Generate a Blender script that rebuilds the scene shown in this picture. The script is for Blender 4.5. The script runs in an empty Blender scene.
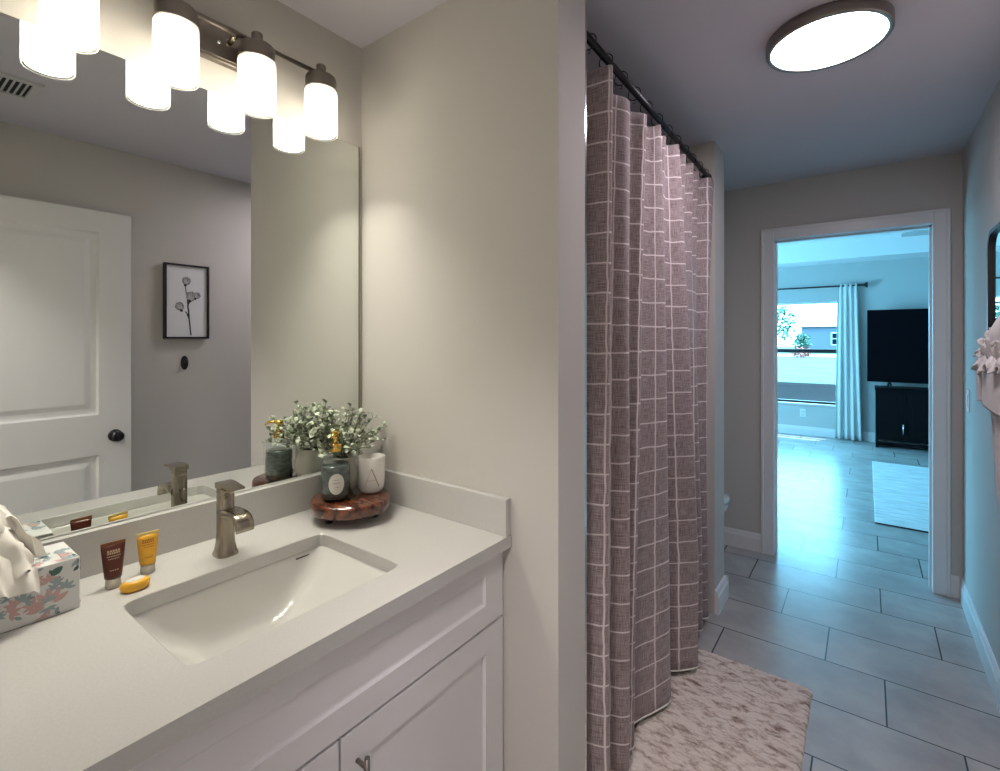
import bpy, bmesh, math, random
from mathutils import Vector, Matrix, noise
PI = math.pi
random.seed(7)
scn = bpy.context.scene
COL = scn.collection

# ------------------------------------------------------------------ camera, world, sun, exposure
cam_d = bpy.data.cameras.new('camera')
cam_d.sensor_width = 36.0
cam_d.lens = 491.2 / 1000 * 36.0
cam_d.shift_y = -0.0465
cam_d.clip_start = 0.02
cam_d.clip_end = 500
cam = bpy.data.objects.new('camera', cam_d)
COL.objects.link(cam)
cam.location = (1.423, 0.0, 1.418)
cam.rotation_euler = (PI / 2, 0, math.radians(36.78))
scn.camera = cam

scn.view_settings.view_transform = 'Standard'
scn.view_settings.look = 'None'
scn.view_settings.gamma = 1.0
scn.view_settings.use_curve_mapping = False
scn.view_settings.exposure = 1.0

world = bpy.data.worlds.new('sky')
scn.world = world
world.use_nodes = True
bg = world.node_tree.nodes['Background']
bg.inputs['Color'].default_value = (0.22, 0.66, 1.0, 1)
bg.inputs['Strength'].default_value = 8.4

sun_d = bpy.data.lights.new('sun', 'SUN')
sun_d.energy = 7.0
sun_d.color = (0.75, 0.97, 1.0)
sun_d.angle = 0.01
sun = bpy.data.objects.new('sun', sun_d)
COL.objects.link(sun)
sun.rotation_euler = Vector((-0.13, -0.27, -1.0)).to_track_quat('-Z', 'Y').to_euler()

BULB_EMIT = 4.4
DOWN_WATTS = 0.66     # light leaving the open bottom of each shade
HALL_FILL_EMIT = 62.0  # strength of the added fill light in the entry hall
CEIL_EMIT = 21.0


def portal(loc, rot, sx, sy):
    """window portal: gives no light of its own, only guides the sampling of the sky"""
    d = bpy.data.lights.new('window_portal', 'AREA')
    d.shape = 'RECTANGLE'
    d.size = sx
    d.size_y = sy
    d.energy = 1.0
    d.cycles.is_portal = True
    o = bpy.data.objects.new('window_portal', d)
    COL.objects.link(o)
    o.location = loc
    o.rotation_euler = rot


portal((0.64, 8.60, 1.22), (-PI / 2, 0, 0), 0.98, 1.46)
portal((-1.28, 6.0, 1.35), (0, -PI / 2, 0), 1.7, 2.8)


# ------------------------------------------------------------------ materials
def nmat(name):
    m = bpy.data.materials.new(name)
    m.use_nodes = True
    nt = m.node_tree
    return m, nt, nt.nodes['Principled BSDF']


def mat(name, col, rough=0.5, metal=0.0, spec=0.5, bump=0.0, bscale=200.0, var=0.0, vscale=8.0,
        stretch=(1, 1, 1), coat=0.0, trans=0.0, sub=0.0):
    m, nt, b = nmat(name)
    b.inputs['Base Color'].default_value = (*col, 1)
    b.inputs['Roughness'].default_value = rough
    b.inputs['Metallic'].default_value = metal
    b.inputs['Specular IOR Level'].default_value = spec
    b.inputs['Coat Weight'].default_value = coat
    b.inputs['Transmission Weight'].default_value = trans
    tc = nt.nodes.new('ShaderNodeTexCoord')
    mp = nt.nodes.new('ShaderNodeMapping')
    mp.inputs['Scale'].default_value = stretch
    nt.links.new(tc.outputs['Object'], mp.inputs['Vector'])
    if var > 0:
        n = nt.nodes.new('ShaderNodeTexNoise')
        n.inputs['Scale'].default_value = vscale
        n.inputs['Detail'].default_value = 5
        nt.links.new(mp.outputs[0], n.inputs['Vector'])
        r = nt.nodes.new('ShaderNodeValToRGB')
        r.color_ramp.elements[0].position = 0.3
        r.color_ramp.elements[1].position = 0.7
        r.color_ramp.elements[0].color = (*[c * (1 - var) for c in col], 1)
        r.color_ramp.elements[1].color = (*[min(1, c * (1 + var)) for c in col], 1)
        nt.links.new(n.outputs['Fac'], r.inputs['Fac'])
        nt.links.new(r.outputs['Color'], b.inputs['Base Color'])
    if bump > 0:
        n2 = nt.nodes.new('ShaderNodeTexNoise')
        n2.inputs['Scale'].default_value = bscale
        nt.links.new(mp.outputs[0], n2.inputs['Vector'])
        bp = nt.nodes.new('ShaderNodeBump')
        bp.inputs['Strength'].default_value = bump
        bp.inputs['Distance'].default_value = 0.002
        nt.links.new(n2.outputs['Fac'], bp.inputs['Height'])
        nt.links.new(bp.outputs['Normal'], b.inputs['Normal'])
    return m


def emis(name, col, s):
    m, nt, b = nmat(name)
    b.inputs['Base Color'].default_value = (0.8, 0.8, 0.8, 1)
    b.inputs['Emission Color'].default_value = (*col, 1)
    b.inputs['Emission Strength'].default_value = s
    return m


def mathn(nt, op, a, b=None, c=None):
    n = nt.nodes.new('ShaderNodeMath')
    n.operation = op
    for i, v in enumerate((a, b, c)):
        if v is None:
            continue
        if isinstance(v, (int, float)):
            n.inputs[i].default_value = v
        else:
            nt.links.new(v, n.inputs[i])
    return n.outputs[0]


M = {}
M['wall'] = mat('wall_paint', (0.56, 0.535, 0.50), 0.75, bump=0.12, bscale=90, spec=0.3)
M['ceiling'] = mat('ceiling_paint', (0.60, 0.58, 0.62), 0.85, bump=0.15, bscale=60, spec=0.2)
M['bedwall'] = mat('bedroom_paint', (0.50, 0.51, 0.50), 0.8, bump=0.1, bscale=90, spec=0.3)
M['bedceil'] = mat('bedroom_ceiling_paint', (0.80, 0.80, 0.80), 0.85)
M['trim'] = mat('white_trim_paint', (0.74, 0.73, 0.73), 0.35)
M['cabinet'] = mat('cabinet_paint', (0.70, 0.68, 0.69), 0.35, spec=0.5)
M['door'] = mat('door_paint', (0.74, 0.74, 0.72), 0.4)
M['quartz'] = mat('white_quartz', (0.52, 0.51, 0.49), 0.22, spec=0.5, var=0.035, vscale=240)
M['porcelain'] = mat('porcelain', (0.66, 0.65, 0.62), 0.08, spec=0.6, coat=0.5)
M['nickel'] = mat('brushed_nickel', (0.36, 0.32, 0.255), 0.24, metal=1.0, bump=0.05, bscale=300)
M['nickel_dark'] = mat('dark_brushed_nickel', (0.28, 0.25, 0.22), 0.3, metal=1.0)
M['chrome'] = mat('chrome', (0.8, 0.8, 0.8), 0.12, metal=1.0)
M['bronze'] = mat('oil_rubbed_bronze', (0.045, 0.045, 0.05), 0.28, metal=0.85)
M['mirror'] = mat('mirror_silver', (0.80, 0.83, 0.80), 0.0, metal=1.0)
M['black'] = mat('black_paint', (0.008, 0.008, 0.009), 0.4)
M['screen'] = mat('black_screen', (0.002, 0.002, 0.004), 0.35, spec=0.08)
M['gold'] = mat('gold', (0.75, 0.48, 0.12), 0.25, metal=1.0)
M['letter_gold'] = mat('letter_gold', (0.36, 0.29, 0.14), 0.35, metal=0.4)
M['paper'] = mat('white_paper', (0.72, 0.73, 0.75), 0.7)
M['ink'] = mat('black_ink', (0.03, 0.03, 0.03), 0.8)
M['greyink'] = mat('grey_ink', (0.26, 0.26, 0.26), 0.8, var=0.5, vscale=60)
M['tissue'] = mat('tissue_paper', (0.80, 0.77, 0.71), 0.95, spec=0.1, bump=0.1, bscale=300)
M['towel'] = mat('white_towel', (0.72, 0.68, 0.65), 0.95, spec=0.1, bump=0.9, bscale=500, var=0.06, vscale=80)
M['brown_plastic'] = mat('brown_plastic', (0.085, 0.014, 0.006), 0.3)
M['amber_plastic'] = mat('amber_print', (0.22, 0.06, 0.015), 0.35)
M['yellow_plastic'] = mat('yellow_plastic', (0.72, 0.37, 0.025), 0.35, var=0.15, vscale=40)
M['yellow_light'] = mat('pale_yellow_plastic', (0.78, 0.58, 0.17), 0.35)
M['beige_print'] = mat('beige_print', (0.50, 0.38, 0.24), 0.6)
M['orange_print'] = mat('orange_print', (0.36, 0.13, 0.012), 0.6)
M['leaf'] = mat('dusty_green_leaf', (0.33, 0.37, 0.27), 0.55, var=0.8, vscale=75)
M['stem'] = mat('plant_stem', (0.07, 0.06, 0.035), 0.7)
M['soil'] = mat('dark_soil', (0.02, 0.017, 0.014), 0.95)
M['pot'] = mat('cream_ceramic', (0.72, 0.69, 0.62), 0.35)
M['candle'] = mat('white_ceramic', (0.74, 0.72, 0.68), 0.25)
M['wax'] = mat('candle_wax', (0.72, 0.68, 0.58), 0.5)
M['teal_liquid'] = mat('dark_teal_liquid', (0.075, 0.088, 0.083), 0.12, spec=0.8, coat=0.4, var=0.6, vscale=30, stretch=(1, 1, 4))
M['pink_print'] = mat('dusty_pink_print', (0.56, 0.36, 0.34), 0.7)
M['blue_print'] = mat('grey_blue_print', (0.30, 0.38, 0.40), 0.7)
M['green_print'] = mat('dark_green_print', (0.06, 0.13, 0.11), 0.7)
M['box_white'] = mat('box_white', (0.68, 0.68, 0.67), 0.6)
M['tub'] = mat('tub_acrylic', (0.75, 0.74, 0.74), 0.2)
M['grey_plastic'] = mat('light_grey_plastic', (0.55, 0.55, 0.55), 0.5)
M['hole_shade'] = mat('painted_hole_shade', (0.03, 0.03, 0.03), 0.9)  # near-black colour stands for the shade inside openings
M['espresso'] = mat('espresso_wood', (0.004, 0.003, 0.004), 0.45, spec=0.12)
M['sheer'] = mat('white_sheer_fabric', (0.66, 0.67, 0.66), 0.9, bump=0.2, bscale=400)
M['runner'] = mat('pale_runner_weave', (0.62, 0.66, 0.67), 0.95, bump=0.6, bscale=200, var=0.22, vscale=5, stretch=(1, 6, 1))
M['runner_edge'] = mat('dark_rug_backing', (0.03, 0.03, 0.035), 0.9)
M['grass'] = mat('lawn_grass', (0.034, 0.052, 0.022), 0.95, var=0.3, vscale=0.6)
M['road'] = mat('concrete_road', (0.30, 0.30, 0.30), 0.9)
M['water'] = mat('pond_water', (0.016, 0.016, 0.017), 1.0, bump=0.3, bscale=6, stretch=(0.3, 3, 1), spec=0.0, var=0.3, vscale=2)
M['stucco'] = mat('grey_stucco', (0.10, 0.10, 0.125), 0.9)
M['shingle'] = mat('light_roof_shingles', (0.30, 0.30, 0.31), 0.9, var=0.15, vscale=5)
M['tree_leaf'] = mat('tree_leaf', (0.07, 0.13, 0.09), 0.9, var=0.4, vscale=2)
M['bark'] = mat('tree_bark', (0.06, 0.05, 0.04), 0.95)
M['red_leaf'] = mat('red_blossom', (0.28, 0.06, 0.05), 0.9, var=0.3, vscale=4)
M['label'] = mat('cream_label', (0.62, 0.60, 0.54), 0.7)

# tile floor: running bond of long tiles, one third offset, thin grey joints
m, nt, b = nmat('floor_tiles')
tc = nt.nodes.new('ShaderNodeTexCoord')
sp = nt.nodes.new('ShaderNodeSeparateXYZ')
nt.links.new(tc.outputs['Object'], sp.inputs[0])
T, L, OFF, TX, TY = 0.3105, 0.621, 0.207, 1.274, 2.284
v = mathn(nt, 'DIVIDE', mathn(nt, 'SUBTRACT', sp.outputs[1], TY), T)
row = mathn(nt, 'FLOOR', v)
vf = mathn(nt, 'FRACT', v)
u = mathn(nt, 'DIVIDE', mathn(nt, 'ADD', mathn(nt, 'SUBTRACT', sp.outputs[0], TX),
                              mathn(nt, 'MULTIPLY', mathn(nt, 'SUBTRACT', row, 1.0), OFF)), L)
ucol = mathn(nt, 'FLOOR', u)
uf = mathn(nt, 'FRACT', u)
du = mathn(nt, 'MULTIPLY', mathn(nt, 'MINIMUM', uf, mathn(nt, 'SUBTRACT', 1.0, uf)), L)
dv = mathn(nt, 'MULTIPLY', mathn(nt, 'MINIMUM', vf, mathn(nt, 'SUBTRACT', 1.0, vf)), T)
dist = mathn(nt, 'MINIMUM', du, dv)
grout = mathn(nt, 'LESS_THAN', dist, 0.0028)
cmb = nt.nodes.new('ShaderNodeCombineXYZ')
nt.links.new(ucol, cmb.inputs[0])
nt.links.new(row, cmb.inputs[1])
wn = nt.nodes.new('ShaderNodeTexWhiteNoise')
nt.links.new(cmb.outputs[0], wn.inputs['Vector'])
ns = nt.nodes.new('ShaderNodeTexNoise')
ns.inputs['Scale'].default_value = 3.5
ns.inputs['Detail'].default_value = 8
ns.inputs['Roughness'].default_value = 0.62
ad = nt.nodes.new('ShaderNodeVectorMath')
ad.operation = 'MULTIPLY_ADD'
nt.links.new(wn.outputs['Color'], ad.inputs[0])
ad.inputs[1].default_value = (9, 9, 9)
nt.links.new(tc.outputs['Object'], ad.inputs[2])
nt.links.new(ad.outputs[0], ns.inputs['Vector'])
cr = nt.nodes.new('ShaderNodeValToRGB')
cr.color_ramp.elements[0].position = 0.3
cr.color_ramp.elements[1].position = 0.72
cr.color_ramp.elements[0].color = (0.32, 0.305, 0.30, 1)
cr.color_ramp.elements[1].color = (0.50, 0.48, 0.465, 1)
nt.links.new(ns.outputs['Fac'], cr.inputs['Fac'])
mx = nt.nodes.new('ShaderNodeMix')
mx.data_type = 'RGBA'
nt.links.new(grout, mx.inputs['Factor'])
nt.links.new(cr.outputs['Color'], mx.inputs['A'])
mx.inputs['B'].default_value = (0.05, 0.048, 0.05, 1)
nt.links.new(mx.outputs['Result'], b.inputs['Base Color'])
b.inputs['Roughness'].default_value = 0.27
bp = nt.nodes.new('ShaderNodeBump')
bp.inputs['Strength'].default_value = 0.5
bp.inputs['Distance'].default_value = 0.002
nt.links.new(mathn(nt, 'MINIMUM', dist, 0.005), bp.inputs['Height'])
nt.links.new(bp.outputs['Normal'], b.inputs['Normal'])
M['tile'] = m

# shower curtain cloth: mauve-grey linen with a grid of woven white lines, from its uv map in metres
m, nt, b = nmat('curtain_cloth')
uvn = nt.nodes.new('ShaderNodeUVMap')
uvn.uv_map = 'UVMap'
sp = nt.nodes.new('ShaderNodeSeparateXYZ')
nt.links.new(uvn.outputs[0], sp.inputs[0])
wob = nt.nodes.new('ShaderNodeTexNoise')
wob.inputs['Scale'].default_value = 14
nt.links.new(uvn.outputs[0], wob.inputs['Vector'])
wb = mathn(nt, 'MULTIPLY', mathn(nt, 'SUBTRACT', wob.outputs['Fac'], 0.5), 0.010)
CU, CV = 0.098, 0.089


def gridline(src, step, w):
    f = mathn(nt, 'FRACT', mathn(nt, 'DIVIDE', mathn(nt, 'ADD', src, wb), step))
    d = mathn(nt, 'MULTIPLY', mathn(nt, 'MINIMUM', f, mathn(nt, 'SUBTRACT', 1.0, f)), step)
    mr = nt.nodes.new('ShaderNodeMapRange')
    mr.inputs['From Min'].default_value = w
    mr.inputs['From Max'].default_value = w * 0.45
    nt.links.new(d, mr.inputs['Value'])
    return mr.outputs[0]


gl = mathn(nt, 'MAXIMUM', gridline(sp.outputs[0], CU, 0.0036), gridline(sp.outputs[1], CV, 0.0034))


def thread(sx, sy):
    mp = nt.nodes.new('ShaderNodeMapping')
    mp.inputs['Scale'].default_value = (sx, sy, 1)
    nt.links.new(uvn.outputs[0], mp.inputs['Vector'])
    n = nt.nodes.new('ShaderNodeTexNoise')
    n.inputs['Scale'].default_value = 1
    n.inputs['Detail'].default_value = 3
    nt.links.new(mp.outputs[0], n.inputs['Vector'])
    return n.outputs['Fac']


tt = mathn(nt, 'MULTIPLY', mathn(nt, 'ADD', thread(500, 25), thread(25, 500)), 0.5)
cr = nt.nodes.new('ShaderNodeValToRGB')
cr.color_ramp.elements[0].position = 0.38
cr.color_ramp.elements[1].position = 0.62
cr.color_ramp.elements[0].color = (0.17, 0.125, 0.12, 1)
cr.color_ramp.elements[1].color = (0.43, 0.36, 0.365, 1)
nt.links.new(tt, cr.inputs['Fac'])
mx = nt.nodes.new('ShaderNodeMix')
mx.data_type = 'RGBA'
nt.links.new(gl, mx.inputs['Factor'])
nt.links.new(cr.outputs['Color'], mx.inputs['A'])
mx.inputs['B'].default_value = (0.72, 0.64, 0.64, 1)
nt.links.new(mx.outputs['Result'], b.inputs['Base Color'])
b.inputs['Roughness'].default_value = 0.9
b.inputs['Specular IOR Level'].default_value = 0.15
b.inputs['Sheen Weight'].default_value = 0.2
bp = nt.nodes.new('ShaderNodeBump')
bp.inputs['Strength'].default_value = 0.4
bp.inputs['Distance'].default_value = 0.001
nt.links.new(mathn(nt, 'ADD', tt, gl), bp.inputs['Height'])
nt.links.new(bp.outputs['Normal'], b.inputs['Normal'])
M['curtain'] = m

# shag rug: cream with brown streaks
m, nt, b = nmat('rug_pile')
tc = nt.nodes.new('ShaderNodeTexCoord')
mp = nt.nodes.new('ShaderNodeMapping')
mp.inputs['Scale'].default_value = (11, 26, 1)
mp.inputs['Rotation'].default_value = (0, 0, 0.15)
nt.links.new(tc.outputs['Object'], mp.inputs['Vector'])
n1 = nt.nodes.new('ShaderNodeTexNoise')
n1.inputs['Scale'].default_value = 1.4
n1.inputs['Detail'].default_value = 6
n1.inputs['Roughness'].default_value = 0.7
n1.inputs['Distortion'].default_value = 0.6
nt.links.new(mp.outputs[0], n1.inputs['Vector'])
cr = nt.nodes.new('ShaderNodeValToRGB')
e = cr.color_ramp.elements
e[0].position = 0.33
e[0].color = (0.22, 0.15, 0.12, 1)
e[1].position = 0.53
e[1].color = (0.70, 0.62, 0.56, 1)
k = e.new(0.42)
k.color = (0.46, 0.37, 0.32, 1)
nt.links.new(n1.outputs['Fac'], cr.inputs['Fac'])
nt.links.new(cr.outputs['Color'], b.inputs['Base Color'])
b.inputs['Roughness'].default_value = 1.0
b.inputs['Specular IOR Level'].default_value = 0.05
M['rug'] = m

# glossy stained wood slab of the riser
m, nt, b = nmat('stained_wood')
tc = nt.nodes.new('ShaderNodeTexCoord')
mp = nt.nodes.new('ShaderNodeMapping')
mp.inputs['Scale'].default_value = (14, 60, 30)
nt.links.new(tc.outputs['Object'], mp.inputs['Vector'])
n1 = nt.nodes.new('ShaderNodeTexNoise')
n1.inputs['Scale'].default_value = 1.5
n1.inputs['Detail'].default_value = 6
nt.links.new(mp.outputs[0], n1.inputs['Vector'])
cr = nt.nodes.new('ShaderNodeValToRGB')
cr.color_ramp.elements[0].position = 0.35
cr.color_ramp.elements[1].position = 0.68
cr.color_ramp.elements[0].color = (0.035, 0.008, 0.004, 1)
cr.color_ramp.elements[1].color = (0.19, 0.050, 0.015, 1)
nt.links.new(n1.outputs['Fac'], cr.inputs['Fac'])
nt.links.new(cr.outputs['Color'], b.inputs['Base Color'])
b.inputs['Roughness'].default_value = 0.18
b.inputs['Coat Weight'].default_value = 0.7
M['wood'] = m


def glass(name, col=(1, 1, 1), rough=0.02, ior=1.45, k=0.85):
    """clear glass: mostly see-through with a glossy surface"""
    m, nt, b = nmat(name)
    out = nt.nodes['Material Output']
    t = nt.nodes.new('ShaderNodeBsdfTransparent')
    t.inputs['Color'].default_value = (*col, 1)
    g = nt.nodes.new('ShaderNodeBsdfGlossy')
    g.inputs['Roughness'].default_value = rough
    fr = nt.nodes.new('ShaderNodeFresnel')
    fr.inputs['IOR'].default_value = ior
    ms = nt.nodes.new('ShaderNodeMixShader')
    geo = nt.nodes.new('ShaderNodeNewGeometry')
    front = mathn(nt, 'SUBTRACT', 1.0, geo.outputs['Backfacing'])
    nt.links.new(mathn(nt, 'MULTIPLY', fr.outputs[0], front), ms.inputs[0])
    nt.links.new(t.outputs[0], ms.inputs[1])
    nt.links.new(g.outputs[0], ms.inputs[2])
    nt.links.new(ms.outputs[0], out.inputs['Surface'])
    nt.nodes.remove(b)
    return m


M['glass'] = glass('window_glass', (0.97, 1, 1), ior=1.3)
M['bottle_glass'] = glass('clear_bottle_glass', (0.88, 0.93, 0.92), ior=1.5)
M['clear_cap'] = mat('clear_plastic', (0.72, 0.68, 0.60), 0.15, trans=0.35, spec=0.6)


def shade_mat():
    """frosted glass: half straight-through, half scattered"""
    m, nt, b = nmat('frosted_shade_glass')
    out = nt.nodes['Material Output']
    tr = nt.nodes.new('ShaderNodeBsdfTranslucent')
    tr.inputs['Color'].default_value = (0.95, 0.94, 0.92, 1)
    tp = nt.nodes.new('ShaderNodeBsdfTransparent')
    tp.inputs['Color'].default_value = (0.97, 0.96, 0.94, 1)
    ms = nt.nodes.new('ShaderNodeMixShader')
    ms.inputs[0].default_value = 0.55
    nt.links.new(tp.outputs[0], ms.inputs[1])
    nt.links.new(tr.outputs[0], ms.inputs[2])
    nt.links.new(ms.outputs[0], out.inputs['Surface'])
    nt.nodes.remove(b)
    return m


M['shade'] = shade_mat()
M['bulb'] = emis('lamp_bulb', (1.0, 0.94, 0.80), BULB_EMIT)
M['hall_fill_diffuser'] = emis('hall_fill_emitter', (1.0, 0.93, 0.91), HALL_FILL_EMIT)
M['diffuser'] = emis('light_diffuser', (1.0, 0.90, 0.99), CEIL_EMIT)


# ------------------------------------------------------------------ geometry helpers
def box(bm, x0, x1, y0, y1, z0, z1, bev=0.0, mi=0, seg=2):
    vs = [bm.verts.new((x, y, z)) for x in (x0, x1) for y in (y0, y1) for z in (z0, z1)]
    idx = ((0, 1, 3, 2), (4, 6, 7, 5), (0, 4, 5, 1), (2, 3, 7, 6), (0, 2, 6, 4), (1, 5, 7, 3))
    fs = [bm.faces.new([vs[i] for i in f]) for f in idx]
    for f in fs:
        f.material_index = mi
    if bev > 0:
        es = list({e for f in fs for e in f.edges})
        r = bmesh.ops.bevel(bm, geom=es, offset=bev, segments=seg, affect='EDGES', profile=0.5)
        for f in r['faces']:
            f.material_index = mi
    return vs


def loft(bm, rings, closed=True, cap0=False, cap1=False, mi=0, smooth=True):
    rv = [[bm.verts.new(p) for p in r] for r in rings]
    n = len(rv[0])
    for a, b2 in zip(rv, rv[1:]):
        for i in range(n if closed else n - 1):
            j = (i + 1) % n
            f = bm.faces.new((a[i], a[j], b2[j], b2[i]))
            f.material_index = mi
            f.smooth = smooth
    if cap0:
        f = bm.faces.new(list(reversed(rv[0])))
        f.material_index = mi
    if cap1:
        f = bm.faces.new(rv[-1])
        f.material_index = mi
    return rv


def lathe(bm, prof, c=(0, 0, 0), n=40, mi=0, cap0=False, cap1=False, sx=1, sy=1):
    rings = [[(c[0] + r * sx * math.cos(2 * PI * i / n), c[1] + r * sy * math.sin(2 * PI * i / n), c[2] + z)
              for i in range(n)] for r, z in prof]
    return loft(bm, rings, True, cap0, cap1, mi)


def tube(bm, pts, r, n=12, mi=0, cap=True):
    pts = [Vector(p) for p in pts]
    rad = r if isinstance(r, (list, tuple)) else [r] * len(pts)
    rings = []
    up = None
    for i, p in enumerate(pts):
        t = (pts[min(i + 1, len(pts) - 1)] - pts[max(i - 1, 0)]).normalized()
        if up is None:
            up = Vector((0, 0, 1)) if abs(t.z) < 0.9 else Vector((1, 0, 0))
        a = (up - up.dot(t) * t).normalized()
        up = a
        b2 = t.cross(a)
        rings.append([p + rad[i] * (math.cos(2 * PI * j / n) * a + math.sin(2 * PI * j / n) * b2) for j in range(n)])
    loft(bm, rings, True, cap, cap, mi)


def torus(bm, c, R, r, axis='y', n=20, k=8, mi=0):
    rings = []
    for i in range(n + 1):
        a = 2 * PI * i / n
        ring = []
        for j in range(k):
            b2 = 2 * PI * j / k
            q, w = (R + r * math.cos(b2)), r * math.sin(b2)
            if axis == 'y':
                ring.append((c[0] + q * math.cos(a), c[1] + w, c[2] + q * math.sin(a)))
            elif axis == 'x':
                ring.append((c[0] + w, c[1] + q * math.cos(a), c[2] + q * math.sin(a)))
            else:
                ring.append((c[0] + q * math.cos(a), c[1] + q * math.sin(a), c[2] + w))
        rings.append(ring)
    loft(bm, rings, True, mi=mi)


def sph(bm, c, rx, ry, rz, mi=0, u=16, v2=10):
    prof = [(math.sin(PI * i / v2), -math.cos(PI * i / v2)) for i in range(v2 + 1)]
    rings = [[(c[0] + rx * max(r, 1e-4) * math.cos(2 * PI * i / u), c[1] + ry * max(r, 1e-4) * math.sin(2 * PI * i / u),
               c[2] + rz * z) for i in range(u)] for r, z in prof]
    loft(bm, rings, True, True, True, mi)


def sell(cx, cy, a, b2, n, ang, z):
    ca, sa = math.cos(ang), math.sin(ang)
    r = (abs(ca / a) ** n + abs(sa / b2) ** n) ** (-1 / n)
    return (cx + r * ca, cy + r * sa, z)


def link(name, bm, mats, parent=None, smooth_angle=None, weld=True):
    if weld:
        bmesh.ops.remove_doubles(bm, verts=bm.verts, dist=1e-6)
    bmesh.ops.recalc_face_normals(bm, faces=bm.faces)
    me = bpy.data.meshes.new(name)
    bm.to_mesh(me)
    bm.free()
    if not isinstance(mats, (list, tuple)):
        mats = [mats]
    for q in mats:
        me.materials.append(q)
    o = bpy.data.objects.new(name, me)
    COL.objects.link(o)
    if parent is not None:
        o.parent = parent
        o.matrix_parent_inverse = Matrix.Identity(4)
        pl = Vector((0, 0, 0))
        q = parent
        while q is not None:
            pl += q.location
            q = q.parent
        for vv in me.vertices:
            vv.co -= pl
    return o


def N():
    return bmesh.new()


def tag(o, label, cat, group=None, kind=None):
    if label:
        o['label'] = label
    if cat:
        o['category'] = cat
    if group:
        o['group'] = group
    if kind:
        o['kind'] = kind
    return o


def thing(name, label, cat, loc, group=None):
    o = bpy.data.objects.new(name, None)
    o.empty_display_size = 0.05
    COL.objects.link(o)
    o.location = loc
    return tag(o, label, cat, group)


def struct(name, bm, mats, label=None):
    o = link(name, bm, mats)
    o['kind'] = 'structure'
    if label:
        o['label'] = label
    return o


def sbox(name, x0, x1, y0, y1, z0, z1, m2, bev=0.0, label=None):
    bm = N()
    box(bm, x0, x1, y0, y1, z0, z1, bev)
    return struct(name, bm, m2, label)


def center_origin(o):
    """move a single-mesh thing's origin to the middle of its base"""
    me = o.data
    xs = [v3.co.x for v3 in me.vertices]
    ys = [v3.co.y for v3 in me.vertices]
    zs = [v3.co.z for v3 in me.vertices]
    c = Vector(((min(xs) + max(xs)) / 2, (min(ys) + max(ys)) / 2, min(zs)))
    for v3 in me.vertices:
        v3.co -= c
    o.location = c
    return o


# ------------------------------------------------------------------ room shell
H = 2.438
X2 = 1.84
Y1, PT = 1.091, 0.147
Y2 = 3.657
WP = 0.793
SY0, SY1 = 2.69, 2.90
BY0, BY1 = 3.777, 8.5
BX0, BX1 = -1.25, 4.0
sbox('floor', -1.4, 4.15, -1.35, 8.65, -0.12, 0.0, M['tile'], label='pale grey tiles laid in long offset rows')
bm = N()
box(bm, -0.12, X2 + 0.12, -1.35, 3.70, H, H + 0.1)
struct('ceiling', bm, M['ceiling'])
sbox('wall_left', -0.12, 0, -0.2, Y2, 0, H, M['wall'])
sbox('wall_partition', 0, WP, Y1, Y1 + PT, 0, H, M['wall'], label='cream wall end beside the vanity')
sbox('wall_stub', 0, WP, SY0, SY1, 0, H, M['wall'], label='narrow wall behind the shower curtain')
sbox('wall_right', X2, X2 + 0.12, -1.35, Y2 + 0.12, 0, H, M['wall'])
DX0, DX1, DZ = 0.934, 1.716, 2.065
bm = N()
box(bm, -0.12, DX0 - 0.015, Y2, Y2 + 0.12, 0, H)
box(bm, DX1 + 0.015, X2 + 0.0, Y2, Y2 + 0.12, 0, H)
box(bm, DX0 - 0.015, DX1 + 0.015, Y2, Y2 + 0.12, DZ + 0.015, H)
struct('wall_far', bm, M['wall'])
# wall behind the camera with the entry doorway the camera stands in
bm = N()
box(bm, 0, 0.98, -0.10, 0.03, 0, H)
box(bm, 0.98, 1.78, -0.10, 0.03, 2.09, H)
box(bm, 1.78, X2, -0.10, 0.03, 0, H)
struct('wall_near', bm, M['wall'])
sbox('wall_hall', -0.12, X2 + 0.12, -1.47, -1.35, 0, H, M['wall'])
sbox('wall_hall_left', 0.5, 0.62, -1.35, -0.10, 0, H, M['wall'])


def casing(name, x0, x1, z1, yf, d, w=0.07, th=0.018):
    """door casing around an opening on a wall face yf, sticking out by th towards d"""
    bm2 = N()
    ya, yb = sorted((yf, yf + d * th))
    box(bm2, x0 - w, x0, ya, yb, 0, z1 + w, 0.004)
    box(bm2, x1, x1 + w, ya, yb, 0, z1 + w, 0.004)
    box(bm2, x0 - 0.001, x1 + 0.001, ya, yb, z1, z1 + w, 0.004)
    yc, yd = sorted((yf, yf + d * (th + 0.006)))
    box(bm2, x0 - w - 0.004, x0 - w + 0.012, yc, yd, 0, z1 + w + 0.004, 0.003)
    box(bm2, x1 + w - 0.012, x1 + w + 0.004, yc, yd, 0, z1 + w + 0.004, 0.003)
    box(bm2, x0 - w, x1 + w, yc, yd, z1 + w - 0.012, z1 + w + 0.004, 0.003)
    return struct(name, bm2, M['trim'])


casing('trim_1', DX0, DX1, DZ, Y2, -1)
bm = N()
box(bm, DX0 - 0.015, DX0, Y2, Y2 + 0.12, 0, DZ)
box(bm, DX1, DX1 + 0.015, Y2, Y2 + 0.12, 0, DZ)
box(bm, DX0 - 0.015, DX1 + 0.015, Y2, Y2 + 0.12, DZ, DZ + 0.015)
box(bm, DX0, DX0 + 0.01, Y2 + 0.045, Y2 + 0.08, 0, DZ)
box(bm, DX1 - 0.01, DX1, Y2 + 0.045, Y2 + 0.08, 0, DZ)
box(bm, DX0, DX1, Y2 + 0.045, Y2 + 0.08, DZ - 0.01, DZ)
struct('trim_2', bm, M['trim'])
casing('trim_3', DX0, DX1, DZ, Y2 + 0.12, 1)


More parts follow.
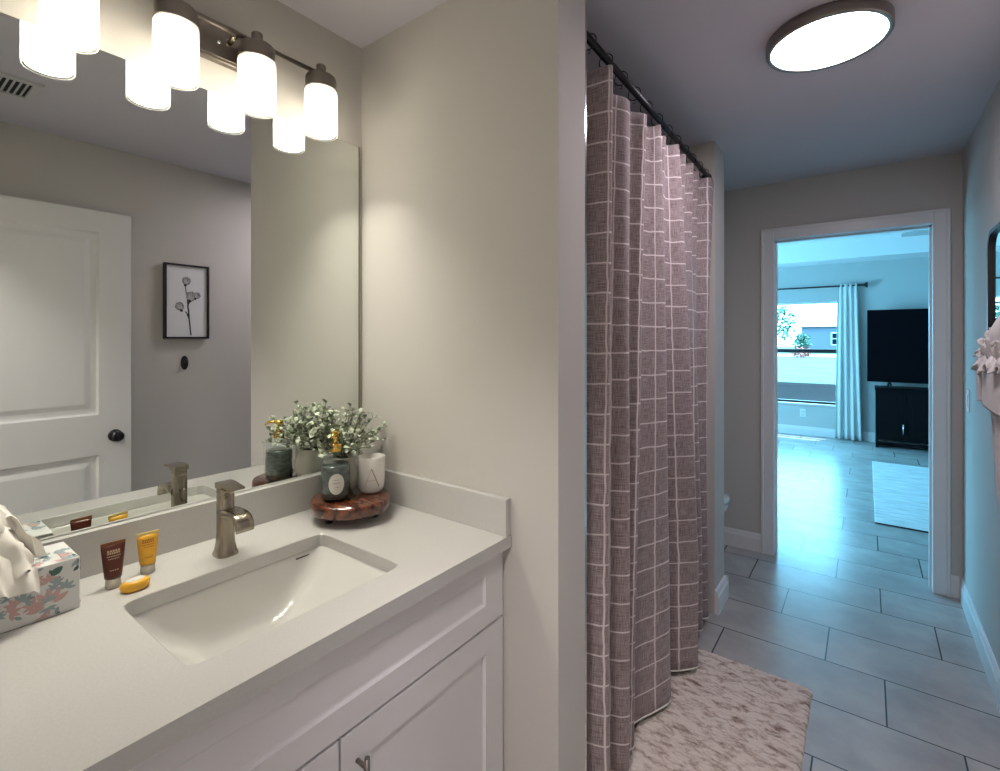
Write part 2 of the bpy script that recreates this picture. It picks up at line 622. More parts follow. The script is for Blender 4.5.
def baseboard(name, p0, p1, nrm, h=0.12, th=0.014):
    p0, p1, nn = Vector((*p0, 0)), Vector((*p1, 0)), Vector((*nrm, 0))
    prof = [(0, 0), (th, 0), (th, h * 0.72), (th * 0.75, h * 0.78), (th * 0.55, h * 0.93), (th * 0.3, h), (0, h)]
    bm2 = N()
    loft(bm2, [[p + nn * a + Vector((0, 0, z)) for a, z in prof] for p in (p0, p1)], True, True, True, smooth=False)
    return struct(name, bm2, M['trim'])


baseboard('baseboard_right', (X2, 0.03), (X2, Y2), (-1, 0))
baseboard('baseboard_far', (0.0, Y2), (DX0 - 0.074, Y2), (0, -1))
baseboard('baseboard_far_right', (DX1 + 0.074, Y2), (X2 - 0.014, Y2), (0, -1))
baseboard('baseboard_stub', (WP, SY0 + 0.001), (WP, SY1), (1, 0), th=0.02)
baseboard('baseboard_stub_back', (0, SY1), (WP + 0.02, SY1), (0, 1))
baseboard('baseboard_left', (0, SY1 + 0.02), (0, Y2 - 0.014), (1, 0))

# bedroom beyond the doorway
WX0, WX1, WZ0, WZ1 = 0.15, 1.13, 0.472, 1.965
bm = N()
box(bm, BX0 - 0.15, WX0, BY1, BY1 + 0.15, 0, 2.9)
box(bm, WX1, BX1 + 0.15, BY1, BY1 + 0.15, 0, 2.9)
box(bm, WX0, WX1, BY1, BY1 + 0.15, 0, WZ0)
box(bm, WX0, WX1, BY1, BY1 + 0.15, WZ1, 2.9)
struct('wall_bedroom_far', bm, M['bedwall'])
bm = N()
box(bm, BX0 - 0.15, BX0, BY0 - 0.12, 4.6, 0, 2.9)
box(bm, BX0 - 0.15, BX0, 7.4, BY1, 0, 2.9)
box(bm, BX0 - 0.15, BX0, 4.6, 7.4, 0, 0.5)
box(bm, BX0 - 0.15, BX0, 4.6, 7.4, 2.2, 2.9)
struct('wall_bedroom_left', bm, M['bedwall'])
sbox('wall_bedroom_right', BX1, BX1 + 0.15, BY0 - 0.12, BY1, 0, 2.9, M['bedwall'])
bm = N()
box(bm, BX0, -0.12, Y2, BY0, 0, 2.9)
box(bm, X2 + 0.12, BX1, Y2, BY0, 0, 2.9)
box(bm, -0.12, X2 + 0.12, BY0 - 0.02, BY0, 2.15, 2.9)
struct('wall_bedroom_near', bm, M['bedwall'])
bm = N()
zs, zt, sw = 2.49, 2.74, 0.52
box(bm, BX0, BX1, BY1 - sw, BY1, zs, zt + 0.1)
box(bm, BX0, BX1, BY0, BY0 + sw, zs, zt + 0.1)
box(bm, BX0, BX0 + sw, BY0 + sw, BY1 - sw, zs, zt + 0.1)
box(bm, BX1 - sw, BX1, BY0 + sw, BY1 - sw, zs, zt + 0.1)
box(bm, BX0, BX1, BY0, BY1, zt, zt + 0.1)
struct('ceiling_bedroom', bm, M['bedceil'], 'bedroom ceiling with a raised tray in the middle')
baseboard('baseboard_bedroom', (BX0, BY1), (BX1, BY1), (0, -1), h=0.13)


def window(name, ax, c0, c1, z0, z1, face, depth, label, lower_rail=True):
    """single-hung window; ax 'x' spans x in a wall at y=face, 'y' spans y in a wall at x=face"""
    root = bpy.data.objects.new(name, None)
    COL.objects.link(root)
    root['kind'] = 'structure'
    root['label'] = label
    mid = z0 + (z1 - z0) * 0.515
    d0, d1 = face + depth * 0.35, face + depth * 0.35 + (0.05 if depth > 0 else -0.05)

    def bx(bm2, a, b2, e0, e1, q0, q1):
        e0, e1 = sorted((e0, e1))
        if ax == 'x':
            box(bm2, a, b2, e0, e1, q0, q1, 0.003)
        else:
            box(bm2, e0, e1, a, b2, q0, q1, 0.003)
    bm2 = N()
    w = 0.03
    bx(bm2, c0, c0 + w, d0, d1, z0 + w, z1)
    bx(bm2, c1 - w, c1, d0, d1, z0 + w, z1)
    bx(bm2, c0, c1, d0, d1, z1 - w, z1)
    link('window_frame', bm2, M['trim'], root)
    bm2 = N()
    bx(bm2, c0, c1, d0 - 0.004 if depth > 0 else d0 + 0.004, d1, z0, z0 + w)
    link('bottom_rail', bm2, M['black'], root)
    bm2 = N()
    bx(bm2, c0, c1, d0 - 0.006 if depth > 0 else d0 + 0.006, d1, mid - 0.028, mid + 0.028)
    link('meeting_rail', bm2, M['black'], root)
    for q0, q1 in ((z0 + w, mid - 0.028), (mid + 0.028, z1 - w)):
        bm2 = N()
        dm = (d0 + d1) / 2
        bx(bm2, c0 + w, c1 - w, dm - 0.002, dm + 0.002, q0, q1)
        link('pane', bm2, M['glass'], root)
    bm2 = N()
    e1 = face - (0.03 if depth > 0 else -0.03)
    bx(bm2, c0 - 0.02, c1 + 0.02, e1, d0, z0 - 0.025, z0)
    link('window_sill', bm2, M['trim'], root)
    return root


window('window_1', 'x', WX0, WX1, WZ0, WZ1, BY1, 0.15, 'bedroom window with a dark middle rail')
window('added_window_2', 'y', 4.6, 6.0, 0.5, 2.2, BX0, -0.15, 'unseen bedroom side window added for more daylight')  # this and the next are unseen, put in to brighten the bedroom
window('added_window_3', 'y', 6.0, 7.4, 0.5, 2.2, BX0, -0.15, 'unseen bedroom side window added for more daylight')


# ------------------------------------------------------------------ entry door, open against the right wall
def recess_panel(bm2, xf, dirn, y0, y1, z0, z1, raised=True, w=0.028, dep=0.009):
    """moulded recess on a face at x=xf, opening towards dirn"""
    def rr(ins, off):
        return [(xf + dirn * off, y, z) for y, z in ((y0 + ins, z0 + ins), (y1 - ins, z0 + ins), (y1 - ins, z1 - ins), (y0 + ins, z1 - ins))]
    rings = [rr(0, 0), rr(w * 0.3, -dep * 0.8), rr(w * 0.6, -dep)]
    if raised:
        rings += [rr(w, -dep), rr(w * 1.7, -dep * 0.35)]
    loft(bm2, rings, True, False, True, smooth=False)


def panel_slab(bm2, xf, xb, y0, y1, z0, z1, panels, raised=True, w=0.028, dep=0.009):
    """a slab with moulded panels on the face xf and a plain back at xb"""
    dirn = 1 if xf > xb else -1
    ys = sorted({y0, y1} | {p[0] for p in panels} | {p[1] for p in panels})
    zs2 = sorted({z0, z1} | {p[2] for p in panels} | {p[3] for p in panels})
    for ya, yb in zip(ys, ys[1:]):
        for za, zb in zip(zs2, zs2[1:]):
            ins = any(p[0] <= (ya + yb) / 2 <= p[1] and p[2] <= (za + zb) / 2 <= p[3] for p in panels)
            if not ins:
                bm2.faces.new([bm2.verts.new(q) for q in ((xf, ya, za), (xf, yb, za), (xf, yb, zb), (xf, ya, zb))])
    for p in panels:
        recess_panel(bm2, xf, dirn, *p, raised=raised, w=w, dep=dep)
    bm2.faces.new([bm2.verts.new(q) for q in ((xb, y0, z0), (xb, y1, z0), (xb, y1, z1), (xb, y0, z1))])
    for (ya, yb, za, zb) in ((y0, y0, z0, z1), (y1, y1, z0, z1), (y0, y1, z0, z0), (y0, y1, z1, z1)):
        if ya == yb:
            q = ((xf, ya, za), (xb, ya, za), (xb, ya, zb), (xf, ya, zb))
        else:
            q = ((xf, ya, za), (xf, yb, za), (xb, yb, za), (xb, ya, za))
        bm2.faces.new([bm2.verts.new(c) for c in q])


droot = bpy.data.objects.new('door_1', None)
COL.objects.link(droot)
droot.location = (1.75, 0.17, 0)
droot['kind'] = 'structure'
droot['label'] = 'white two-panel door standing open against the right wall'
bm = N()
panel_slab(bm, 1.74, 1.776, 0.165, 0.922, 0.012, 2.073, [(0.30, 0.785, 1.03, 1.965), (0.30, 0.785, 0.24, 0.825)], w=0.034)
link('door_leaf', bm, M['door'], droot)
bm = N()
R90 = Matrix.Rotation(-PI / 2, 4, 'Y')


def lathe_x(bm2, prof, c, n=28, mi=0):
    """lathe about the -x direction (profile: radius, distance out from a wall at larger x)"""
    rings = [[(c[0] - z, c[1] + r * math.cos(2 * PI * i / n), c[2] + r * math.sin(2 * PI * i / n)) for i in range(n)] for r, z in prof]
    loft(bm2, rings, True, True, True, mi)


lathe_x(bm, [(0.031, 0), (0.031, 0.006), (0.024, 0.009), (0.011, 0.012), (0.011, 0.026), (0.020, 0.032), (0.027, 0.042), (0.0265, 0.052), (0.018, 0.058), (0.001, 0.060)], (1.74, 0.852, 0.915))
link('door_handle', bm, M['bronze'], droot)
for z in (0.25, 1.05, 1.85):
    bm = N()
    box(bm, 1.772, 1.785, 0.150, 0.172, z - 0.045, z + 0.045, 0.003)
    link('hinge', bm, M['bronze'], droot)

# ------------------------------------------------------------------ vanity
CT, CB, CD = 0.885, 0.852, 0.647
VY0, VY1 = 0.032, Y1
van = thing('vanity_cabinet', 'white shaker vanity cabinet under the pale stone worktop', 'cabinet', (0.3, 0.56, 0))
bm = N()
box(bm, 0.002, 0.600, VY0, VY1 - 0.002, 0.10, 0.69)
box(bm, 0.002, 0.600, VY0, 0.07, 0.69, CB)
box(bm, 0.002, 0.588, VY1 - 0.04, VY1 - 0.002, 0.69, CB)
box(bm, 0.57, 0.600, VY0, VY1 - 0.002, 0.66, CB)
box(bm, 0.002, 0.03, VY0, VY1 - 0.002, 0.66, CB)
box(bm, 0.002, 0.52, VY0, VY1 - 0.002, 0.0, 0.10)
link('body', bm, M['cabinet'], van)
bm = N()
panel_slab(bm, 0.622, 0.602, 0.060, 1.084, 0.663, 0.846, [(0.122, 1.010, 0.718, 0.798)], raised=False, w=0.012, dep=0.008)
link('drawer_front', bm, M['cabinet'], van)
for (a, c2, hy) in ((0.060, 0.5615, 0.528), (0.5675, 1.084, 0.604)):
    bm = N()
    panel_slab(bm, 0.622, 0.602, a, c2, 0.115, 0.656, [(a + 0.068, c2 - 0.074, 0.178, 0.590)], raised=False, w=0.012, dep=0.008)
    dr = link('door', bm, M['cabinet'], van)
    bm = N()
    tube(bm, [(0.652, hy, 0.612), (0.652, hy, 0.475)], 0.0055, 14)
    for z in (0.592, 0.495):
        tube(bm, [(0.621, hy, z), (0.652, hy, z)], 0.0045, 12)
    h = link('handle', bm, M['nickel_dark'], dr)
    h['label'] = 'dark metal bar handle'

# worktop with the sink cut-out, backsplash and side splash
SCX, SCY, SA, SB, SN = 0.381, 0.562, 0.162, 0.228, 18.0
wt = thing('countertop', 'pale stone worktop with raised back and side edges', 'countertop', (0.3, 0.56, CB))
bm = N()
angs = sorted([2 * PI * i / 96 for i in range(96)] +
              [math.atan2(y - SCY, x - SCX) % (2 * PI) for x in (0.002, CD) for y in (VY0, VY1 - 0.001)])


def rect_pt(ang, z, x0=0.002, x1=CD, y0=VY0, y1=VY1 - 0.001):
    ca, sa = math.cos(ang), math.sin(ang)
    ts = []
    if ca > 1e-9: ts.append((x1 - SCX) / ca)
    if ca < -1e-9: ts.append((x0 - SCX) / ca)
    if sa > 1e-9: ts.append((y1 - SCY) / sa)
    if sa < -1e-9: ts.append((y0 - SCY) / sa)
    t = min(ts)
    return (SCX + t * ca, SCY + t * sa, z)


loft(bm, [[sell(SCX, SCY, SA, SB, SN, a, CB) for a in angs], [rect_pt(a, CB) for a in angs],
          [rect_pt(a, CT) for a in angs],
          [sell(SCX, SCY, SA + 0.002, SB + 0.002, SN, a, CT) for a in angs],
          [sell(SCX, SCY, SA, SB, SN, a, CT - 0.002) for a in angs],
          [sell(SCX, SCY, SA, SB, SN, a, CB) for a in angs]], True, smooth=False)
link('slab', bm, M['quartz'], wt)
bm = N()
box(bm, 0.002, 0.026, VY0, VY1 - 0.001, CT, 0.985, 0.0012)
link('backsplash', bm, M['quartz'], wt)
bm = N()
box(bm, 0.026, CD - 0.003, VY1 - 0.022, VY1 - 0.001, CT, 0.985, 0.0012)
link('side_splash', bm, M['quartz'], wt)

sk = thing('sink', 'white rectangular basin set under the worktop', 'sink', (SCX, SCY, CB - 0.145))
bm = N()
NA = 96
rings = []
prof = [(0.000, 1.035, 1.02, 18.0), (0.0005, 1.0, 1.0, 18.0), (0.006, 0.99, 0.985, 15), (0.020, 0.975, 0.945, 11), (0.040, 0.96, 0.87, 11), (0.060, 0.945, 0.785, 10), (0.080, 0.925, 0.69, 9.0),
        (0.098, 0.895, 0.59, 8), (0.113, 0.85, 0.49, 7.0), (0.124, 0.77, 0.39, 6.0), (0.130, 0.62, 0.28, 4.5), (0.133, 0.40, 0.18, 3.0), (0.1335, 0.15, 0.10, 2.0), (0.1335, 0.10, 0.07, 2.0)]
for d, ka, kb, n in prof:
    rings.append([sell(SCX, SCY, SA * ka, SB * kb, n, 2 * PI * i / NA, CB - 0.0005 - d) for i in range(NA)])
outer = []
for d, ka, kb, n in reversed(prof):
    outer.append([sell(SCX, SCY, SA * ka + 0.01, SB * kb + 0.01, n, 2 * PI * i / NA, CB - 0.0005 - max(d, 0.002) - (0.009 if d > .001 else 0)) for i in range(NA)])
loft(bm, rings + outer, True)
link('basin', bm, M['porcelain'], sk)
bm = N()
lathe(bm, [(0.0145, -0.03), (0.024, -0.004), (0.0245, 0.0), (0.021, 0.002), (0.018, 0.0015), (0.015, 0.004), (0.0005, 0.0055)],
      (SCX, SCY, CB - 0.1325), 28, cap0=True)
link('drain', bm, M['nickel'], sk)
bm = N()
box(bm, SCX - SA + 0.0015, SCX - SA + 0.0045, SCY + 0.150, SCY + 0.188, CB - 0.014, CB - 0.0110, 0.0008)
link('overflow_slot', bm, M['hole_shade'], sk)  # solid bar, the shade inside the slot is put into its colour

# faucet
FX, FY = 0.146, 0.569
fc = thing('faucet', 'brushed nickel single-lever faucet behind the sink', 'faucet', (FX, FY, CT))
bm = N()
K = 40
rings = []
for z, a, b2 in ((0, .028, .0255), (0.004, .028, .0255), (0.012, .0245, .0225), (0.03, .0205, .0195), (0.055, .0185, .018),
                 (0.09, .018, .0178), (0.146, .018, .0178), (0.147, .0165, .0165), (0.1495, .0165, .0165), (0.1505, .018, .0178), (0.166, .018, .0178)):
    rings.append([sell(FX, FY, a, b2, 3.2, 2 * PI * i / K, CT + z) for i in range(K)])
loft(bm, rings, True, True, True)
link('faucet_body', bm, M['nickel'], fc)
bm = N()
# flat wide spout that rolls over at its tip
path = [(FX, 0.108, 0.018), (FX + 0.03, 0.112, 0.016), (FX + 0.058, 0.1135, 0.013), (FX + 0.076, 0.1125, 0.011), (FX + 0.088, 0.108, 0.010),
        (FX + 0.096, 0.099, 0.009), (FX + 0.099, 0.088, 0.007), (FX + 0.0995, 0.079, 0.005)]
rings = []
for i, (px, pz, th) in enumerate(path):
    a = path[max(i - 1, 0)]
    c2 = path[min(i + 1, len(path) - 1)]
    t = Vector((c2[0] - a[0], c2[1] - a[1])).normalized()
    nx, nz = -t.y, t.x
    w = 0.0200
    rings.append([(px + nx * o * th / 2, FY + s2, CT + pz + nz * o * th / 2 - th * .2) for o, s2 in
                  ((1, -w), (1, -w * .4), (1, w * .4), (1, w), (0, w + .001), (-1, w), (-1, -w), (0, -w - .001))])
loft(bm, rings, True, True, True)
link('spout', bm, M['nickel'], fc)
bm = N()
rings = []
for (px, pz, w, th) in ((FX - 0.0185, 0.176, 0.0172, 0.011), (FX - 0.012, 0.179, 0.0180, 0.014), (FX + 0.014, 0.179, 0.0182, 0.013), (FX + 0.022, 0.178, 0.0182, 0.007), (FX + 0.062, 0.173, 0.0182, 0.0045)):
    rings.append([(px, FY - w, CT + pz), (px, FY + w, CT + pz), (px, FY + w, CT + pz - th), (px, FY - w, CT + pz - th)])
loft(bm, rings, True, True, True, smooth=False)
link('handle', bm, M['nickel'], fc)
bm = N()
tube(bm, [(FX - 0.017, FY, CT + 0.078), (FX - 0.034, FY, CT + 0.090), (FX - 0.034, FY, CT + 0.108)], 0.0022, 8)
sph(bm, (FX - 0.034, FY, CT + 0.111), 0.0045, 0.0045, 0.006)
link('lift_rod', bm, M['nickel'], fc)

# ------------------------------------------------------------------ wall mirror above the vanity
mr = thing('wall_mirror', 'large frameless mirror on the wall above the vanity', 'mirror', (0.003, 0.57, 0.985))
bm = N()
box(bm, 0.0012, 0.006, 0.06, 1.074, 0.9865, 2.086, 0.0008, seg=1)
link('mirror_glass', bm, M['mirror'], mr)
bm = N()
box(bm, 0.0005, 0.0075, 1.0742, 1.078, 0.990, 2.086, 0.0006)
edge = link('edge_strip', bm, M['nickel_dark'], mr)

# ------------------------------------------------------------------ vanity light
SH = (0.283, 0.479, 0.674, 0.869)
SX = 0.095
vl = thing('vanity_light', 'nickel bar light with four frosted glass shades above the mirror', 'wall light', (0.0, 0.576, 2.2))
bm = N()
box(bm, 0.0005, 0.022, 0.466, 0.686, 2.168, 2.276, 0.004)
box(bm, 0.022, 0.028, 0.474, 0.678, 2.176, 2.268, 0.002)
link('backplate', bm, M['nickel_dark'], vl)
for y in (0.52, 0.632):
    bm = N()
    tube(bm, [(0.026, y, 2.225), (0.068, y, 2.234)], 0.007, 12)
    link('bracket', bm, M['nickel'], vl)
for y in (0.548, 0.604):
    bm = N()
    sph(bm, (0.029, y, 2.215), 0.005, 0.005, 0.005)
    link('screw', bm, M['chrome'], vl)
bm = N()
tube(bm, [(0.070, 0.262, 2.236), (0.070, 0.890, 2.236)], 0.0065, 14)
link('bar', bm, M['nickel_dark'], vl)
for i, y in enumerate(SH):
    bm = N()
    lathe(bm, [(0.0005, 0.076), (0.013, 0.076), (0.0145, 0.072), (0.0145, 0.050), (0.026, 0.046), (0.042, 0.040), (0.0445, 0.034), (0.0445, 0.008), (0.047, 0.004),
               (0.047, -0.001), (0.040, -0.001)], (SX, y, 2.172), 36)
    tube(bm, [(0.070, y, 2.236), (SX, y, 2.236)], 0.006, 10)
    link('socket_cap', bm, M['nickel_dark'], vl)
    bm = N()
    r0 = 0.0475
    lathe(bm, [(r0 - .004, 0.0), (r0 - .001, 0.0), (r0, 0.003), (r0, 0.130), (r0 - .002, 0.1345), (r0 - .012, 0.1345), (r0 - .013, 0.132), (r0 - .006, 0.129), (r0 - .004, 0.125), (r0 - .004, 0.0)],
          (SX, y, 2.037), 40)
    s = link('lamp_shade', bm, M['shade'], vl)
    bm = N()
    lathe(bm, [(0.0005, 0.0), (0.040, 0.0), (0.0425, 0.003), (0.0425, 0.014), (0.0400, 0.030), (0.0385, 0.064), (0.034, 0.074), (0.022, 0.080), (0.012, 0.084), (0.012, 0.130)],
          (SX, y, 2.040), 24)
    link('bulb', bm, M['bulb'], vl)
    pd = bpy.data.lights.new('bulb_light', 'AREA')
    pd.shape = 'DISK'
    pd.size = 0.066
    pd.energy = DOWN_WATTS
    pd.spread = math.radians(112)
    pd.color = (1.0, 0.955, 0.83)
    po = bpy.data.objects.new('bulb_light', pd)
    COL.objects.link(po)
    po.location = (SX, y, 2.0385)

# ------------------------------------------------------------------ things on the worktop
# riser tray
TRX, TRY, TRT = 0.180, 0.916, 0.945
tr = thing('wooden_riser', 'round glossy red-brown wooden riser in the worktop corner', 'tray', (TRX, TRY, CT))
bm = N()
rings = []
rr = []
for i in range(72):
    a = 2 * PI * i / 72
    rr.append(0.116 * (1 + 0.018 * math.sin(3 * a + 1) + 0.012 * math.sin(7 * a)))
for k, z in ((0.0, -0.034), (0.955, -0.034), (0.985, -0.030), (1.0, -0.012), (0.992, -0.004), (0.975, 0.0), (0.0, 0.0)):
    rings.append([(TRX + max(k, 0.001) * rr[i] * math.cos(2 * PI * i / 72), TRY + max(k, 0.001) * rr[i] * math.sin(2 * PI * i / 72), TRT + z) for i in range(72)])
loft(bm, rings, True)
link('board', bm, M['wood'], tr)
for a in (0.6, 2.7, 4.6):
    bm = N()
    lathe(bm, [(0.010, 0), (0.014, 0.006), (0.014, 0.020), (0.011, 0.0262)], (TRX + 0.07 * math.cos(a), TRY + 0.07 * math.sin(a), CT), 20, cap0=True, cap1=True)
    f = link('foot', bm, M['black'], tr)
    f['label'] = 'black foot'

# soap dispenser
BXp, BYp, BZ = 0.163, 0.873, TRT + 0.0005
so = thing('soap_dispenser', 'dark glass soap bottle with gold pump and oval label', 'bottle', (BXp, BYp, BZ))
bm = N()
lathe(bm, [(0.0005, 0.001), (0.038, 0.001), (0.0425, 0.006), (0.0425, 0.104), (0.039, 0.118), (0.028, 0.128), (0.015, 0.134), (0.013, 0.146), (0.0145, 0.148)], (BXp, BYp, BZ), 44)
link('bottle_glass', bm, M['bottle_glass'], so)
bm = N()
lathe(bm, [(0.0005, 0.006), (0.036, 0.006), (0.0405, 0.011), (0.0405, 0.100), (0.0385, 0.104), (0.0005, 0.104)], (BXp, BYp, BZ), 44)
link('liquid', bm, M['teal_liquid'], so)
bm = N()
lathe(bm, [(0.0005, 0.140), (0.0165, 0.140), (0.0170, 0.143), (0.0170, 0.160), (0.0145, 0.164), (0.006, 0.166), (0.0052, 0.186), (0.011, 0.188), (0.0125, 0.192), (0.0115, 0.199), (0.0005, 0.203)], (BXp, BYp, BZ), 30)
tube(bm, [(BXp, BYp, BZ + 0.194), (BXp + 0.012, BYp - 0.013, BZ + 0.197), (BXp + 0.024, BYp - 0.026, BZ + 0.195), (BXp + 0.030, BYp - 0.032, BZ + 0.188)], [0.006, 0.005, 0.004, 0.0035], 12)
link('pump', bm, M['gold'], so)


def on_cyl(cx, cy, r, ang0, s, z):
    """a point on a cylinder: s metres around from direction ang0"""
    a = ang0 + s / r
    return (cx + r * math.cos(a), cy + r * math.sin(a), z)


def stroke_cyl(bm2, cx, cy, r, ang0, z0, pts, w, mi=0):
    """a ribbon of width w along (s, z) points on a cylinder"""
    for (s0, q0), (s1, q1) in zip(pts, pts[1:]):
        n = 6
        d = Vector((s1 - s0, q1 - q0)).normalized()
        px, pz = -d.y * w / 2, d.x * w / 2
        for i in range(n):
            f0, f1 = i / n, (i + 1) / n
            cs = []
            for f, sg in ((f0, 1), (f1, 1), (f1, -1), (f0, -1)):
                s = s0 + (s1 - s0) * f + px * sg
                q = q0 + (q1 - q0) * f + pz * sg
                cs.append(bm2.verts.new(on_cyl(cx, cy, r, ang0, s, z0 + q)))
            fc2 = bm2.faces.new(cs)
            fc2.material_index = mi


CAMA = math.atan2(-BYp, 1.423 - BXp) + 0.06
bm = N()
rings = []
for k in (1.0, 0.66, 0.33, 0.01):
    rings.append([on_cyl(BXp, BYp, 0.0432, CAMA, k * 0.0225 * math.cos(2 * PI * i / 36), BZ + 0.054 + k * 0.0300 * math.sin(2 * PI * i / 36)) for i in range(36)])
loft(bm, rings, True, False, True)
for (z, w) in ((0.066, 0.016), (0.058, 0.022), (0.055, 0.018), (0.045, 0.012)):
    stroke_cyl(bm, BXp, BYp, 0.0435, CAMA, BZ, [(-w / 2, z), (w / 2, z)], 0.0014, 1)
lb = link('oval_label', bm, [M['label'], M['greyink']], so)
lb['label'] = 'oval cream label'
bm = N()
stroke_cyl(bm, BXp, BYp, 0.0432, CAMA + 2.9, BZ, [(-0.010, 0.030), (0.010, 0.030)], 0.016, 0)
link('back_label', bm, [M['greyink']], so)

# candle with the letter A
CXp, CYp = 0.188, 0.984
ca = thing('candle', 'white ceramic candle cup marked with a thin gold A', 'candle', (CXp, CYp, BZ))
bm = N()
lathe(bm, [(0.0005, 0.0), (0.026, 0.0), (0.034, 0.005), (0.0385, 0.016), (0.0405, 0.034), (0.0420, 0.108), (0.0415, 0.1095), (0.0400, 0.1095), (0.0385, 0.085), (0.0005, 0.085)], (CXp, CYp, BZ), 48)
link('cup', bm, M['candle'], ca)
bm = N()
lathe(bm, [(0.0005, 0.0855), (0.0380, 0.0855), (0.0380, 0.0875), (0.0005, 0.0885)], (CXp, CYp, BZ), 32)
tube(bm, [(CXp, CYp, BZ + 0.087), (CXp + 0.001, CYp, BZ + 0.098)], 0.001, 6)
link('wax', bm, M['wax'], ca)
bm = N()
ca0 = math.atan2(-CYp, 1.423 - CXp) + 0.02
stroke_cyl(bm, CXp, CYp, 0.0424, ca0, BZ, [(-0.021, 0.022), (-0.001, 0.078), (0.002, 0.078)], 0.0011)
stroke_cyl(bm, CXp, CYp, 0.0425, ca0, BZ, [(0.000, 0.078), (0.023, 0.022)], 0.0032)
stroke_cyl(bm, CXp, CYp, 0.0426, ca0, BZ, [(-0.014, 0.043), (0.013, 0.043)], 0.0011)
la = link('letter', bm, M['letter_gold'], ca)
la['label'] = 'gold letter A'

# potted plant
PX, PY = 0.101, 0.946
pp = thing('potted_plant', 'leafy dusty green plant in a round cream pot', 'plant', (PX, PY, BZ))
bm = N()
lathe(bm, [(0.0005, 0.0), (0.028, 0.0), (0.037, 0.008), (0.0445, 0.030), (0.0450, 0.050), (0.041, 0.072), (0.036, 0.088), (0.035, 0.098), (0.037, 0.103), (0.035, 0.104), (0.032, 0.098), (0.032, 0.090)], (PX, PY, BZ), 40)
link('pot', bm, M['pot'], pp)
bm = N()
lathe(bm, [(0.0325, 0.088), (0.0325, 0.0935), (0.02, 0.098), (0.0005, 0.100)], (PX, PY, BZ), 24)
link('soil', bm, M['soil'], pp)
rnd = random.Random(5)
bml, bms = N(), N()


def leaf(bm2, p, d, up, ln, w, mi=0):
    d = d.normalized()
    s = d.cross(up)
    if s.length < 1e-3:
        s = Vector((1, 0, 0))
    s.normalize()
    n = s.cross(d)
    prof = [(0, 0.06, 0), (0.25, 0.8, .1), (0.55, 1.0, .12), (0.82, 0.7, .05), (1.0, 0.08, -.05)]
    rows = []
    for t, k, b2 in prof:
        c = p + d * ln * t + n * ln * b2
        rows.append([bm2.verts.new(c - s * w * k / 2 + n * w * 0.15 * k), bm2.verts.new(c), bm2.verts.new(c + s * w * k / 2 + n * w * 0.15 * k)])
    for a, b3 in zip(rows, rows[1:]):
        for i in (0, 1):
            f = bm2.faces.new((a[i], a[i + 1], b3[i + 1], b3[i]))
            f.smooth = True
            f.material_index = mi


for i in range(60):
    az = rnd.uniform(0, 2 * PI)
    el = rnd.uniform(-0.1, 1.4)
    d = Vector((math.cos(az) * math.cos(el), math.sin(az) * math.cos(el), math.sin(el) * 0.9 + 0.08))
    ln = rnd.uniform(0.10, 0.165) * (1.1 if el < 0.7 else 1.0)
    p0 = Vector((PX + 0.012 * math.cos(az), PY + 0.012 * math.sin(az), BZ + 0.095))
    pts = []
    q = p0.copy()
    dd = (d + Vector((0, 0, 0.9))).normalized()
    for k in range(9):
        pts.append(q.copy())
        q = q + dd * ln / 8
        dd = (dd + (d + Vector((0.10, -0.05, -0.12))) * 0.24).normalized()
        q.x = max(q.x, 0.030 + rnd.uniform(0, 0.02))
        q.y = min(q.y, Y1 - 0.030 - rnd.uniform(0, 0.02))
    tube(bms, pts, 0.0008, 5)
    for k in range(2, 9):
        for sgn in (-1, 1):
            if rnd.random() < 0.30:
                continue
            t = (pts[k] - pts[k - 1]).normalized()
            side = t.cross(Vector((rnd.uniform(-1, 1), rnd.uniform(-1, 1), 0.6))).normalized() * sgn
            ld = side + t * 0.5 + Vector((0, 0, 0.15))
            sz = rnd.uniform(0.015, 0.025)
            tip = pts[k] + ld.normalized() * sz
            if tip.x < 0.012 or tip.y > Y1 - 0.006:
                ld = Vector((0.7, -0.5, 0.3))
            leaf(bml, pts[k], ld, Vector((rnd.uniform(-.5, .5), rnd.uniform(-.5, .5), 1)), sz, sz * rnd.uniform(0.65, 0.85))
link('foliage', bml, M['leaf'], pp, weld=False)
link('stems', bms, M['stem'], pp)

# tissue box
TB = (0.048, 0.170, 0.050, 0.282, 0.986)
tb = thing('tissue_box', 'white tissue box printed with pink, grey-blue and green leaves', 'tissue box', (0.087, 0.17, CT))
bm = N()
box(bm, TB[0], TB[1], TB[2], TB[3], CT + 0.0005, TB[4], 0.001, seg=1)
rnd = random.Random(11)


def flat_leaf(bm2, fn, cx, cy, ang, ln, w, mi):
    """a printed leaf: polygon in a face's (u, v) mapped by fn"""
    pts = []
    for t, k in ((0, 0), (.2, .7), (.45, 1), (.7, .8), (.9, .35), (1, 0), (.9, -.35), (.7, -.8), (.45, -1), (.2, -.7)):
        a, b2 = t * ln, k * w / 2
        pts.append((cx + a * math.cos(ang) - b2 * math.sin(ang), cy + a * math.sin(ang) + b2 * math.cos(ang)))
    f = bm2.faces.new([bm2.verts.new(fn(*p)) for p in pts])
    f.material_index = mi


U0, U1, V0, V1 = TB[2] + .002, TB[3] - .002, CT + .003, TB[4] - .002


def clampuv(fn, u0, u1, v0, v1):
    return lambda u2, v2: fn(min(max(u2, u0), u1), min(max(v2, v0), v1))


